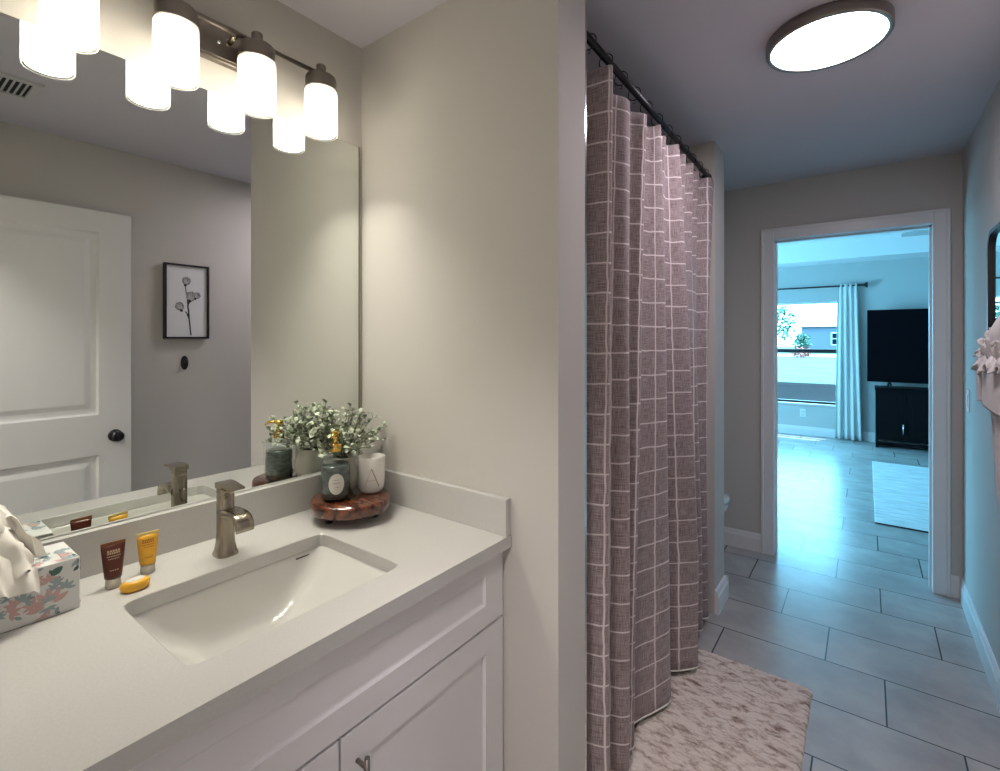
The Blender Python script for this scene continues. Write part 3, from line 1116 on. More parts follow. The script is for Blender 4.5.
front = clampuv(lambda a, b2: (TB[1] + 0.0003 + fk[0], a, b2), U0, U1, V0, V1)
topf = clampuv(lambda a, b2: (b2, a, TB[4] + 0.0003 + fk[0]), U0, U1, TB[0] + .002, TB[1] - .002)
endf = clampuv(lambda a, b2: (a, TB[3] + 0.0003 + fk[0], b2), TB[0] + .002, TB[1] - .002, V0, V1)
fk = [0.0]
for fn, (a0, a1, b0, b1), cnt in ((front, (U0, U1, V0, V1), 60), (topf, (U0, U1, TB[0], TB[1]), 66), (endf, (TB[0], TB[1], V0, V1), 30)):
    for i in range(cnt):
        cx, cy = rnd.uniform(a0, a1), rnd.uniform(b0, b1)
        if i % 3 == 0:
            base = rnd.uniform(0, 2 * PI)
            for j in range(5):
                fk[0] += 2e-6
                an = base + j * 0.75
                flat_leaf(bm, fn, cx, cy, an, 0.017, 0.0065, 1 if i % 2 else 2)
        elif i % 3 == 1:
            for j in range(5):
                fk[0] += 2e-6
                an = rnd.uniform(0, .3) + i + j * 0.7
                flat_leaf(bm, fn, cx, cy, an, 0.014, 0.005, 2)
        else:
            fk[0] += 2e-6
            flat_leaf(bm, fn, cx, cy, rnd.uniform(0, 6), 0.014, 0.0065, 3 if i % 6 == 2 else 2)
fk[0] = 0.0001
for (yy, zz, base) in ((0.236, 0.909, 0.5),):
    for j in range(6):
        fk[0] += 2e-6
        flat_leaf(bm, front, yy + 0.006 * math.cos(base + j * 0.55), zz + 0.006 * math.sin(base + j * .55), base + j * 0.55, 0.027, 0.0115, 1)
flat_leaf(bm, front, 0.238, 0.964, 0.6, 0.022, 0.014, 3)
link('box', bm, [M['box_white'], M['pink_print'], M['blue_print'], M['green_print']], tb, weld=False)


def cloth_sheet(bm2, fn, nu, nv, closed_u=False):
    g = [[bm2.verts.new(fn(i / nu, j / nv)) for j in range(nv + 1)] for i in range(nu + 1)]
    for i in range(nu):
        for j in range(nv):
            f = bm2.faces.new((g[i][j], g[i + 1][j], g[i + 1][j + 1], g[i][j + 1]))
            f.smooth = True


bm = N()
c0 = Vector((0.112, 0.150, TB[4] + 0.001))


def tis(seed, az, reach, hgt, drop, w0, w1, pl):
    """one soft sheet: rises from the slot, rolls over towards az and widens"""
    d = Vector((math.cos(az), math.sin(az), 0))
    sd = Vector((-math.sin(az), math.cos(az), 0))

    def fn(u2, v2):
        k = (u2 - 0.5) * 2
        ang = PI * 0.86 * v2
        r = reach * (1 - math.cos(ang)) / 1.9
        z = hgt * math.sin(min(ang * 1.05, PI / 2)) if v2 < 0.55 else hgt - (hgt + drop) * ((v2 - 0.55) / 0.45) ** 1.5
        w = (w0 + (w1 - w0) * v2 ** 0.8) * (1 + 0.06 * math.sin(5 * v2 + seed))
        wave = 0.010 * v2 ** 0.7 * math.sin(pl * k + seed) + 0.004 * math.sin(2.3 * pl * k + 2 * seed) * v2
        p = c0 + d * (r + wave * (0.5 + v2)) + sd * (k * w) + Vector((0, 0, z + wave * 0.8 - 0.012 * v2 * k * k))
        p += 0.012 * v2 * noise.noise_vector(p * 18 + Vector((seed * 3, 0, 0))) + 0.007 * v2 * noise.noise_vector(p * 45 + Vector((seed * 3, 4, 0)))
        p.x = max(p.x, 0.027)
        inside = p.x < TB[1] + 0.004 and TB[2] - 0.003 < p.y < TB[3] + 0.003
        p.z = max(p.z, TB[4] + 0.003 if inside else CT + 0.004)
        return p
    return fn


for args in ((1.0, 0.10, 0.085, 0.060, 0.030, 0.018, 0.068, 3.2), (2.3, 0.75, 0.075, 0.082, 0.004, 0.015, 0.058, 3.6), (4.1, -0.55, 0.080, 0.075, 0.020, 0.016, 0.062, 3.0),
             (5.2, 1.7, 0.050, 0.105, -0.020, 0.014, 0.050, 4.0), (6.4, -2.2, 0.055, 0.100, -0.030, 0.014, 0.050, 3.6), (7.7, 0.35, 0.045, 0.125, -0.070, 0.012, 0.045, 3.4),
             (8.8, 2.9, 0.045, 0.095, -0.04, 0.015, 0.045, 3.4)):
    cloth_sheet(bm, tis(*args), 44, 26)
t = link('tissue', bm, M['tissue'], tb, weld=False)
t['label'] = 'crumpled white tissue puff'
md = t.modifiers.new('smooth', 'SUBSURF')
md.levels = 1
md.render_levels = 1


# lotion tubes
def lotion_tube(name, label, cx, cy, ht, mb, mt, mprint, capm, w=0.046, rot=0.0, seed=0):
    root = thing(name, label, 'tube', (cx, cy, CT))
    hz = 0.022

    def P(a, b2, z):
        ca2, sa2 = math.cos(rot), math.sin(rot)
        return (cx + b2 * ca2 - a * sa2, cy + b2 * sa2 + a * ca2, CT + z)
    bm2 = N()
    K2 = 32
    rings2 = []
    for f in [i / 10 for i in range(11)]:
        z = hz + (ht - 0.006 - hz) * f
        a = 0.0155 + (w / 2 - 0.0155) * f
        b3 = 0.0145 * (1 - f) ** 0.8 + 0.0012
        rings2.append([P(a * math.copysign(abs(math.cos(2 * PI * i / K2)) ** 0.9, math.cos(2 * PI * i / K2)), b3 * math.sin(2 * PI * i / K2), z) for i in range(K2)])
    loft(bm2, rings2, True, True, True)
    link('tube_body', bm2, mb, root)
    bm2 = N()
    rings2 = [[P(s * w / 2, t3 * 0.0011, z) for s, t3 in ((-1, -1), (1, -1), (1, 1), (-1, 1))] for z in (ht - 0.0065, ht)]
    loft(bm2, rings2, True, True, True, smooth=False)
    link('crimp', bm2, mt, root)
    bm2 = N()
    lathe(bm2, [(0.0005, 0.0005), (0.0132, 0.0005), (0.0142, 0.002), (0.0135, hz), (0.0005, hz)], (cx, cy, CT), 32)
    link('cap', bm2, capm, root)
    # printed lines of small lettering on the front, as short marks
    bm2 = N()
    r2 = random.Random(seed)
    for (zf, hw, th, nch) in ((0.76, 0.0115, 0.0034, 5), (0.70, 0.0115, 0.0034, 6), (0.62, 0.012, 0.0018, 8), (0.55, 0.010, 0.0015, 7), (0.24, 0.008, 0.0018, 4)):
        z = hz + (ht - hz) * zf
        b3 = 0.0145 * (1 - zf) ** 0.8 + 0.0012 + 0.0004
        x = -hw
        step = 2 * hw / nch
        for k2 in range(nch):
            a0, a1 = x + step * 0.12, x + step * 0.88
            q = []
            for (a, z2) in ((a0, z - th / 2), (a1, z - th / 2), (a1, z + th / 2), (a0, z + th / 2)):
                f2 = (z2 - hz + 0) / (ht - 0.006 - hz)
                hwid = 0.0155 + (w / 2 - 0.0155) * f2
                bb = (0.0145 * max(0, 1 - f2) ** 0.8 + 0.0012) * math.sqrt(max(0.05, 1 - (a / hwid) ** 2)) + 0.0004
                q.append(bm2.verts.new(P(a, bb, z2)))
            if th > 0.004:      # tall letters read as an upright pair with a bar
                lo0, lo1, hi1, hi0 = [Vector(v4.co) for v4 in q]
                for v4 in q:
                    bm2.verts.remove(v4)

                def L2(u2, v2):
                    return (lo0.lerp(lo1, u2)).lerp(hi0.lerp(hi1, u2), v2)
                bars = [((0, 0), (.25, 0), (.25, 1), (0, 1)), ((0, .8), (1, .8), (1, 1), (0, 1)), ((0, .4), (.85, .4), (.85, .58), (0, .58))]
                if k2 % 2 == 0:
                    bars.append(((.78, .4), (1, .4), (1, 1), (.78, 1)))
                else:
                    bars.append(((0, 0), (1, 0), (1, .18), (0, .18)))
                for br in bars:
                    bm2.faces.new([bm2.verts.new(L2(*c)) for c in br])
            else:
                bm2.faces.new(q)
            x += step
    link('print', bm2, mprint, root, weld=False)
    return root


lotion_tube('lotion_tube', 'dark brown toiletry tube standing on its clear cap beside the tissue box', 0.124, 0.348, 0.097, M['brown_plastic'], M['amber_plastic'], M['beige_print'], M['clear_cap'], w=0.043, rot=-0.10, seed=1)
lotion_tube('lotion_tube', 'yellow toiletry tube standing on its clear cap nearer the faucet', 0.106, 0.417, 0.092, M['yellow_plastic'], M['yellow_light'], M['orange_print'], M['clear_cap'], w=0.042, rot=-0.10, seed=2)

sp_ = thing('soap_bar', 'small oval yellow wrapped soap lying beside the tubes', 'soap', (0.174, 0.373, CT))
bm = N()
rings = []
for k, z in ((0.01, 0.0005), (0.8, 0.0005), (0.95, 0.004), (1.0, 0.010), (0.96, 0.016), (0.80, 0.0205), (0.4, 0.0225), (0.01, 0.023)):
    rings.append([(0.174 + 0.019 * k * math.cos(2 * PI * i / 40) * (1 + .02 * math.sin(9 * i)), 0.373 + 0.027 * k * math.sin(2 * PI * i / 40) * (1 + .03 * math.sin(7 * i)), CT + z) for i in range(40)])
loft(bm, rings, True, True, True)
link('wrapped_soap', bm, M['yellow_plastic'], sp_)
bm = N()
rings = []
for k, z in ((1.0, 0.0218), (0.5, 0.0234), (0.01, 0.0238)):
    rings.append([(0.173 + 0.0115 * k * math.cos(2 * PI * i / 30), 0.373 + 0.018 * k * math.sin(2 * PI * i / 30), CT + z) for i in range(30)])
rings.insert(0, [(0.173 + 0.0118 * math.cos(2 * PI * i / 30), 0.373 + 0.0185 * math.sin(2 * PI * i / 30), CT + 0.0185) for i in range(30)])
loft(bm, rings, True, False, True)
o = link('soap_label', bm, M['label'], sp_)
o['label'] = 'white oval sticker'

# ------------------------------------------------------------------ shower alcove
RZ = 2.255
rodA, rodB = Vector((0.800, Y1 + PT, RZ)), Vector((0.766, SY0, RZ))
# rod ends need wall to meet: short flanges on the alcove's side walls
rd = thing('shower_rod', 'dark metal shower curtain rod high across the tub alcove', 'curtain rod', (0.78, 1.96, RZ))
rodA.x = 0.775
rodA.z = 2.292
bm = N()
tube(bm, [rodA + Vector((0, 0.001, 0)), rodB - Vector((0, 0.001, 0))], 0.0112, 18)
link('rod', bm, M['bronze'], rd)
for p, s in ((rodA, 1), (rodB, -1)):
    bm = N()
    tube(bm, [p + Vector((-0.012, 0.001 * s, 0)), p + Vector((-0.012, 0.008 * s, 0)), p + Vector((-0.01, 0.018 * s, 0))], [0.026, 0.026, 0.017], 20)
    link('end_flange', bm, M['bronze'], rd)

TOPP = [(.785, 1.252), (.760, 1.314), (.824, 1.351), (.778, 1.42), (.768, 1.50), (.79, 1.56), (.768, 1.66), (.800, 1.70), (.768, 1.75), (.778, 1.80), (.802, 1.84), (.762, 1.90),
        (.785, 1.95), (.775, 2.01), (.80, 2.07), (.762, 2.13), (.79, 2.20), (.760, 2.26), (.787, 2.33), (.758, 2.40), (.782, 2.45), (.757, 2.52), (.800, 2.59), (.795, 2.672)]
BOTP = [(.770, 1.256), (.735, 1.30), (.812, 1.350), (.765, 1.405), (.755, 1.45), (.812, 1.500), (.775, 1.55), (.796, 1.60), (.770, 1.66), (.785, 1.76), (.822, 1.890), (.765, 1.945),
        (.738, 2.00), (.785, 2.07), (.850, 2.154), (.790, 2.20), (.755, 2.26), (.800, 2.33), (.760, 2.38), (.800, 2.440), (.755, 2.49), (.785, 2.55), (.785, 2.575), (.752, 2.62)]


def catmull(P, n):
    out = []
    Pv = [Vector(p) for p in P]
    for i in range(len(Pv) - 1):
        p0 = Pv[max(i - 1, 0)]
        p1, p2 = Pv[i], Pv[i + 1]
        p3 = Pv[min(i + 2, len(Pv) - 1)]
        for k in range(n):
            t = k / n
            out.append(0.5 * ((2 * p1) + (-p0 + p2) * t + (2 * p0 - 5 * p1 + 4 * p2 - p3) * t * t + (-p0 + 3 * p1 - 3 * p2 + p3) * t ** 3))
    out.append(Pv[-1])
    return out


ct_, cb_ = catmull(TOPP, 10), catmull(BOTP, 10)
NV = 60
ct_ = [Vector((p.x - max(0, 0.787 - p.x) * 0.8, p.y)) if 6 < i < len(ct_) - 6 else p for i, p in enumerate(ct_)]
cb_ = [Vector((p.x - max(0, 0.790 - p.x) * 0.8, p.y)) if 6 < i < len(cb_) - 6 else p for i, p in enumerate(cb_)]
bm = N()
uvl = bm.loops.layers.uv.new('UVMap')
ZT, ZB = 2.222, 0.040
cols = []
arc = 0
arcs = [0.0]
for i in range(1, len(ct_)):
    a = (0.5 * (ct_[i] + cb_[i]) - 0.5 * (ct_[i - 1] + cb_[i - 1])).length
    arc += a
    arcs.append(arc)
for i in range(len(ct_)):
    colv = []
    for j in range(NV + 1):
        f = j / NV
        g = min(1, f * 1.25) ** 0.8
        p = ct_[i].lerp(cb_[i], g)
        wv = 0.006 * math.sin(arcs[i] * 9 + f * 5) * f
        sag = -0.012 * (0.5 - 0.5 * math.cos(2 * PI * i / 20.0)) * (1 - f) ** 6
        colv.append(bm.verts.new((p.x + wv, p.y, ZT + (ZB - ZT) * f + sag)))
    cols.append(colv)
for i in range(len(cols) - 1):
    for j in range(NV):
        f = bm.faces.new((cols[i][j], cols[i + 1][j], cols[i + 1][j + 1], cols[i][j + 1]))
        f.smooth = True
        for lp, (ii, jj) in zip(f.loops, ((i, j), (i + 1, j), (i + 1, j + 1), (i, j + 1))):
            lp[uvl].uv = (arcs[ii], (ZT - ZB) * (1 - jj / NV))
sc = thing('shower_curtain', 'mauve-grey shower curtain woven with a white grid, hanging in folds', 'curtain', (0.78, 1.95, 0.04))
cu = link('curtain_cloth', bm, M['curtain'], sc, weld=False)
md = cu.modifiers.new('thickness', 'SOLIDIFY')
md.thickness = 0.0015
bm = N()
pts = [Vector((cb_[i].x + 0.006 * math.sin(arcs[i] * 9 + 5), cb_[i].y, ZB)) for i in range(0, len(cb_), 2)]
tube(bm, pts, 0.0032, 6)
o = link('hem', bm, M['pot'], sc)
o['label'] = 'pale stitched bottom hem'
# rings and hooks on the rod
ring0 = None
for i in range(12):
    y = 1.30 + i * 0.1175
    xr = rodA.x + (rodB.x - rodA.x) * (y - rodA.y) / (rodB.y - rodA.y)
    zr = rodA.z + (rodB.z - rodA.z) * (y - rodA.y) / (rodB.y - rodA.y)
    if ring0 is None:
        ring0 = thing('curtain_ring', 'dark metal ring holding the shower curtain on its rod', 'curtain ring', (xr, y, zr), 'rings along the shower curtain rod')
        bm = N()
        torus(bm, (xr, y, zr - 0.008), 0.0225, 0.0018, 'y', 22, 6)
        link('ring', bm, M['bronze'], ring0)
        bm = N()
        tube(bm, [(xr, y, zr - 0.0305), (xr + 0.004, y, zr - 0.036), (xr + 0.002, y, zr - 0.043), (xr - 0.004, y, zr - 0.040)], 0.0015, 6)
        link('hook', bm, M['bronze'], ring0)
    else:
        r = ring0.copy()
        COL.objects.link(r)
        r.location = (xr, y, zr)
        for ch in list(ring0.children):
            c = ch.copy()
            COL.objects.link(c)
            c.parent = r

# bathtub inside the alcove
tub = thing('bathtub', 'white bathtub behind the shower curtain', 'bathtub', (0.37, 1.96, 0))
bm = N()
tx0, tx1, ty0, ty1, tz = 0.003, 0.675, Y1 + PT + 0.003, SY0 - 0.003, 0.42
K = 64


def rect_ring(x0, x1, y0, y1, z):
    cx, cy, a, b2 = (x0 + x1) / 2, (y0 + y1) / 2, (x1 - x0) / 2, (y1 - y0) / 2
    pts2 = []
    for i in range(K):
        an = 2 * PI * (i + 0.5) / K
        ca2, sa2 = math.cos(an), math.sin(an)
        r = (abs(ca2) ** 30 + abs(sa2) ** 30) ** (-1 / 30)
        pts2.append((cx + a * r * ca2, cy + b2 * r * sa2, z))
    return pts2


def oval_ring(k, z, n=4.0):
    cx, cy = (tx0 + tx1) / 2, (ty0 + ty1) / 2
    pts2 = []
    for i in range(K):
        an = 2 * PI * (i + 0.5) / K
        ca2, sa2 = math.cos(an), math.sin(an)
        r = (abs(ca2) ** n + abs(sa2) ** n) ** (-1 / n)
        pts2.append((cx + 0.27 * k * r * ca2, cy + 0.65 * k * r * sa2, z))
    return pts2


loft(bm, [rect_ring(tx0, tx1, ty0, ty1, 0.001), rect_ring(tx0, tx1, ty0, ty1, tz - 0.01), rect_ring(tx0 + .004, tx1 - .006, ty0 + .004, ty1 - .004, tz), oval_ring(1.02, tz), oval_ring(0.99, tz - 0.01),
          oval_ring(0.94, 0.2), oval_ring(0.88, 0.09), oval_ring(0.7, 0.06), oval_ring(0.02, 0.055)], True, True, True, smooth=False)
link('tub_shell', bm, M['tub'], tub)
bm = N()
lathe(bm, [(0.0005, 0.003), (0.022, 0.003), (0.025, 0)], (0.37, 1.45, 0.0562), 20)
link('drain', bm, M['nickel'], tub)
# tile trim at the alcove edge (chrome line beside the partition) and the surround panels
sbox('trim_4', 0.772, 0.7935, Y1 + PT, Y1 + PT + 0.009, 0.0, H - 0.002, M['chrome'], label='metal edge strip at the tub alcove')
sbox('trim_5', 0.003, 0.772, Y1 + PT, Y1 + PT + 0.009, 0.43, 2.1, M['tub'], label='white tub surround')
sbox('trim_6', 0.003, 0.755, SY0 - 0.009, SY0, 0.43, 2.1, M['tub'], label='white tub surround')

# toilet behind the stub wall, tip of the bowl just in view
to = thing('toilet', 'white toilet mostly hidden behind the narrow wall past the tub', 'toilet', (0.4, 3.28, 0))
bm = N()
rings = []
for z, x0, x1, hw in ((0.001, 0.22, 0.60, 0.11), (0.05, 0.22, 0.58, 0.10), (0.18, 0.20, 0.60, 0.11), (0.28, 0.19, 0.68, 0.16), (0.36, 0.19, 0.728, 0.182), (0.395, 0.19, 0.735, 0.187), (0.40, 0.22, 0.72, 0.175)):
    rings.append([((x0 + x1) / 2 + (x1 - x0) / 2 * math.cos(2 * PI * i / 40), 3.28 + hw * math.sin(2 * PI * i / 40), z) for i in range(40)])
loft(bm, rings, True, True, True)
link('bowl', bm, M['porcelain'], to)
bm = N()
rings = []
for z, k in ((0.402, 0.98), (0.405, 1.0), (0.432, 1.0), (0.442, 0.96), (0.445, 0.02)):
    rings.append([(0.465 + 0.277 * k * math.cos(2 * PI * i / 40), 3.28 + 0.19 * k * math.sin(2 * PI * i / 40), z) for i in range(40)])
loft(bm, rings, True, True, True)
link('seat_lid', bm, M['porcelain'], to)
bm = N()
box(bm, 0.015, 0.20, 3.07, 3.49, 0.37, 0.74, 0.02)
link('tank', bm, M['porcelain'], to)
bm = N()
box(bm, 0.010, 0.21, 3.06, 3.50, 0.74, 0.775, 0.01)
link('tank_lid', bm, M['porcelain'], to)
bm = N()
tube(bm, [(0.212, 3.44, 0.68), (0.225, 3.44, 0.68), (0.228, 3.38, 0.675)], 0.006, 8)
link('flush_lever', bm, M['chrome'], to)

# ------------------------------------------------------------------ bath rug
rnd = random.Random(3)
bm = N()
rx0, rx1, ry0, ry1 = 0.735, 1.248, 1.30, 2.338
NXr, NYr = 230, 340
g = []
for i in range(NXr + 1):
    rowv = []
    for j in range(NYr + 1):
        fx, fy = i / NXr, j / NYr
        x = rx0 + (rx1 - rx0) * fx
        y = ry0 + (ry1 - ry0) * fy
        ed = min(x - rx0, rx1 - x, y - ry0, ry1 - y)
        n = noise.noise(Vector((x * 60, y * 95, 0))) * 0.5 + noise.noise(Vector((x * 160, y * 220, 3))) * 0.4
        h = 0.001 + min(1, ed / 0.014) ** 0.5 * (0.014 + 0.0065 * n)
        # rounded corners
        cxr = max(0, rx0 + .03 - x, x - rx1 + .03)
        cyr = max(0, ry0 + .03 - y, y - ry1 + .03)
        sk2 = 1.0
        if cxr > 0 and cyr > 0:
            r = math.hypot(cxr, cyr)
            lim = max(cxr, cyr) / r
            x += math.copysign(cxr * (1 - lim), 0.9 - x)
            y += math.copysign(cyr * (1 - lim), 1.8 - y)
        wob2 = 0.004 * noise.noise(Vector((x * 30, y * 30, 8))) if ed < 0.02 else 0
        rowv.append(bm.verts.new((x + wob2 + 0.003 * noise.noise(Vector((x * 90, y * 90, 1))), y + wob2 + 0.003 * noise.noise(Vector((x * 90, y * 90, 2))), h)))
    g.append(rowv)
for i in range(NXr):
    for j in range(NYr):
        f = bm.faces.new((g[i][j], g[i + 1][j], g[i + 1][j + 1], g[i][j + 1]))
        f.smooth = True
o = link('bath_rug', bm, M['rug'], weld=False)
tag(o, 'shaggy cream bath rug flecked with brown on the floor by the tub', 'rug')
center_origin(o)

# ------------------------------------------------------------------ ceiling light and vent
LX, LY, LR = 1.315, 1.962, 0.174
cl = thing('ceiling_light', 'round flush ceiling light with a brown rim', 'ceiling light', (LX, LY, H - 0.04))
bm = N()
lathe(bm, [(0.0005, 0.04), (LR, 0.04), (LR + 0.004, 0.036), (LR + 0.004, 0.004), (LR + 0.001, 0.0), (LR - 0.010, 0.0), (LR - 0.012, 0.003), (LR - 0.012, 0.012), (0.0005, 0.012)], (LX, LY, H - 0.0405), 72)
link('rim', bm, M['nickel_dark'], cl)
bm = N()
lathe(bm, [(0.0005, -0.004), (LR * 0.6, -0.003), (LR - 0.022, 0.0), (LR - 0.0125, 0.004), (LR - 0.0125, 0.010)], (LX, LY, H - 0.0405), 64)
link('diffuser', bm, M['diffuser'], cl)

hall_fill = thing('ceiling_light', 'added unseen fill light, shaped as a round ceiling light in the entry hall', 'ceiling light', (1.28, -0.50, H - 0.04))  # out of view, added to brighten the cabinet and door
bm = N()
lathe(bm, [(0.0005, 0.04), (LR, 0.04), (LR + 0.004, 0.036), (LR + 0.004, 0.004), (LR + 0.001, 0.0), (LR - 0.010, 0.0), (LR - 0.012, 0.012), (0.0005, 0.012)], (1.28, -0.50, H - 0.0405), 48)
link('rim', bm, M['nickel_dark'], hall_fill)
bm = N()
lathe(bm, [(0.0005, -0.004), (LR * 0.6, -0.003), (LR - 0.022, 0.0), (LR - 0.0125, 0.004), (LR - 0.0125, 0.010)], (1.28, -0.50, H - 0.0405), 40)
link('diffuser', bm, M['hall_fill_diffuser'], hall_fill)

vt = thing('ceiling_vent', 'white slatted air vent in the ceiling, seen in the mirror', 'vent', (1.345, 0.33, H - 0.01))
bm = N()
vx0, vx1, vy0, vy1 = 1.236, 1.455, 0.14, 0.486
box(bm, vx0, vx0 + 0.028, vy0, vy1, H - 0.009, H - 0.0005, 0.002)
box(bm, vx1 - 0.028, vx1, vy0, vy1, H - 0.009, H - 0.0005, 0.002)
box(bm, vx0 + 0.026, vx1 - 0.026, vy0, vy0 + 0.028, H - 0.009, H - 0.0005, 0.002)
box(bm, vx0 + 0.026, vx1 - 0.026, vy1 - 0.03, vy1, H - 0.009, H - 0.0005, 0.002)
link('frame', bm, M['grey_plastic'], vt)
bm = N()
box(bm, vx0 + 0.01, vx1 - 0.01, vy0 + 0.01, vy1 - 0.01, H - 0.002, H - 0.0004)
link('duct_shade', bm, M['hole_shade'], vt)  # flat plate, its colour stands for shade behind the slats
n = 0
y = vy0 + 0.035
while y < vy1 - 0.035:
    bm = N()
    loft(bm, [[(x, y - 0.004, H - 0.009), (x, y - 0.0025, H - 0.0095), (x, y + 0.0065, H - 0.003), (x, y + 0.005, H - 0.0025)] for x in (vx0 + 0.026, vx1 - 0.026)], True, True, True, smooth=False)
    link('slat', bm, M['grey_plastic'], vt)
    y += 0.019

# ------------------------------------------------------------------ right wall: picture, bronze hook, black framed mirror, towels, switch
pc = thing('picture', 'small black-framed print of a magnolia branch on the grey wall, seen in the mirror', 'picture', (X2 - 0.012, 1.22, 1.42))
bm = N()
py0, py1, pz0, pz1 = 1.102, 1.340, 1.420, 1.858
fw = 0.011
for a, b2, c, d in ((py0, py0 + fw, pz0, pz1), (py1 - fw, py1, pz0, pz1), (py0 + fw, py1 - fw, pz0, pz0 + fw), (py0 + fw, py1 - fw, pz1 - fw, pz1)):
    box(bm, X2 - 0.034, X2 - 0.001, a, b2, c, d, 0.001)
link('frame', bm, M['black'], pc)
bm = N()
box(bm, X2 - 0.022, X2 - 0.002, py0 + fw - .001, py1 - fw + .001, pz0 + fw - .001, pz1 - fw + .001)
xi = X2 - 0.0223


def pic_fn(u2, v2):      # u2 0..1 to smaller y as seen facing the wall, v2 0..1 upward
    return (xi - fk[0], py0 + fw + (py1 - py0 - 2 * fw) * (u2), pz0 + fw + (pz1 - pz0 - 2 * fw) * v2)


def pic_leaf(cx, cy, ang, ln, w, mi):
    fk[0] += 3e-6
    asp = (pz1 - pz0) / (py1 - py0)
    pts2 = []
    for t, k in ((0, 0), (.15, .6), (.4, 1), (.7, .85), (.9, .4), (1, 0), (.9, -.4), (.7, -.85), (.4, -1), (.15, -.6)):
        a, b3 = t * ln, k * w / 2
        pts2.append((cx + (a * math.cos(ang) - b3 * math.sin(ang)), cy + (a * math.sin(ang) + b3 * math.cos(ang)) / asp))
    f = bm.faces.new([bm.verts.new(pic_fn(*p)) for p in pts2])
    f.material_index = mi


def pic_line(pts2, w):
    for (a, b2), (c, d) in zip(pts2, pts2[1:]):
        fk[0] += 3e-6
        f = bm.faces.new([bm.verts.new(pic_fn(*p)) for p in ((a - w, b2), (a + w, b2), (c + w, d), (c - w, d))])
        f.material_index = 1


fk[0] = 0
pic_line([(.60, .02), (.58, .10), (.57, .18), (.55, .26), (.50, .33), (.46, .36)], .018)
pic_line([(.55, .26), (.54, .36), (.52, .44), (.55, .50), (.64, .54)], .020)
pic_line([(.52, .44), (.50, .55), (.47, .66), (.46, .74)], .012)
for (cx, cy, base, s2) in ((.40, .38, 2.3, 0.25), (.56, .50, 1.3, 0.30), (.46, .73, 1.35, 0.25), (.70, .55, 1.0, .2)):
    for j, da in enumerate((-1.0, -.5, 0, .5, 1.0)):
        pic_leaf(cx, cy, base + da * .42, s2 * (1 - .12 * abs(da)), s2 * 0.46, 2)
    for da in (-.7, .1, .7):
        pic_leaf(cx, cy, base + da * .5, s2 * .75, s2 * 0.16, 3)
    pic_leaf(cx, cy - .02, base + .3, s2 * .35, s2 * .3, 1)
M['midink'] = mat('pale_grey_ink', (0.42, 0.42, 0.42), 0.8)
link('print', bm, [M['paper'], M['ink'], M['greyink'], M['midink']], pc, weld=False)

hk = thing('robe_hook', 'small oval dark metal hook on the wall below the picture, seen in the mirror', 'hook', (X2, 1.215, 1.27))
bm = N()
rings = []
for k, z in ((1.0, 0.0005), (1.0, 0.006), (0.85, 0.010), (0.02, 0.011)):
    rings.append([(X2 - z, 1.215 + 0.020 * k * math.cos(2 * PI * i / 32), 1.277 + 0.042 * k * math.sin(2 * PI * i / 32)) for i in range(32)])
loft(bm, rings, True, True, True)
link('plate', bm, M['bronze'], hk)
bm = N()
tube(bm, [(X2 - 0.010, 1.215, 1.285), (X2 - 0.03, 1.215, 1.283), (X2 - 0.034, 1.215, 1.295)], [0.007, 0.006, 0.008], 10)
link('knob', bm, M['bronze'], hk)

# rounded black framed mirror on the right wall
rm = thing('framed_mirror', 'mirror with a thin black round-cornered frame on the right wall', 'mirror', (X2, 2.73, 1.2))


def rrect(y0, y1, z0, z1, r, x, n=10):
    pts2 = []
    for (cy, cz, a0) in ((y1 - r, z1 - r, 0), (y0 + r, z1 - r, PI / 2), (y0 + r, z0 + r, PI), (y1 - r, z0 + r, 1.5 * PI)):
        for i in range(n + 1):
            a = a0 + PI / 2 * i / n
            pts2.append((x, cy + r * math.cos(a), cz + r * math.sin(a)))
    return pts2


ym0, ym1, zm0, zm1 = 2.27, 2.822, 1.20, 1.855
bm = N()
loft(bm, [rrect(ym0, ym1, zm0, zm1, 0.075, X2 - 0.001), rrect(ym0, ym1, zm0, zm1, 0.075, X2 - 0.022),
          rrect(ym0 + .016, ym1 - .016, zm0 + .016, zm1 - .016, 0.061, X2 - 0.022), rrect(ym0 + .016, ym1 - .016, zm0 + .016, zm1 - .016, 0.061, X2 - 0.006)], True, smooth=False)
link('frame', bm, M['black'], rm)
bm = N()
loft(bm, [rrect(ym0 + .016, ym1 - .016, zm0 + .016, zm1 - .016, 0.061, X2 - 0.002), rrect(ym0 + .016, ym1 - .016, zm0 + .016, zm1 - .016, 0.061, X2 - 0.010)], True, True, True, smooth=False)
link('mirror_glass', bm, M['mirror'], rm)

# towel bar and towels
tbz = 1.36
br = thing('towel_bar', 'dark towel bar on the right wall', 'towel bar', (X2, 2.3, tbz))
bm = N()
tube(bm, [(X2 - 0.062, 1.95, tbz), (X2 - 0.062, 2.36, tbz)], 0.007, 12)
link('bar', bm, M['bronze'], br)
for y in (1.96, 2.34):
    bm = N()
    tube(bm, [(X2 - 0.001, y, tbz), (X2 - 0.008, y, tbz)], 0.022, 18)
    tube(bm, [(X2 - 0.007, y, tbz), (X2 - 0.062, y, tbz)], 0.008, 12)
    link('bracket', bm, M['bronze'], br)


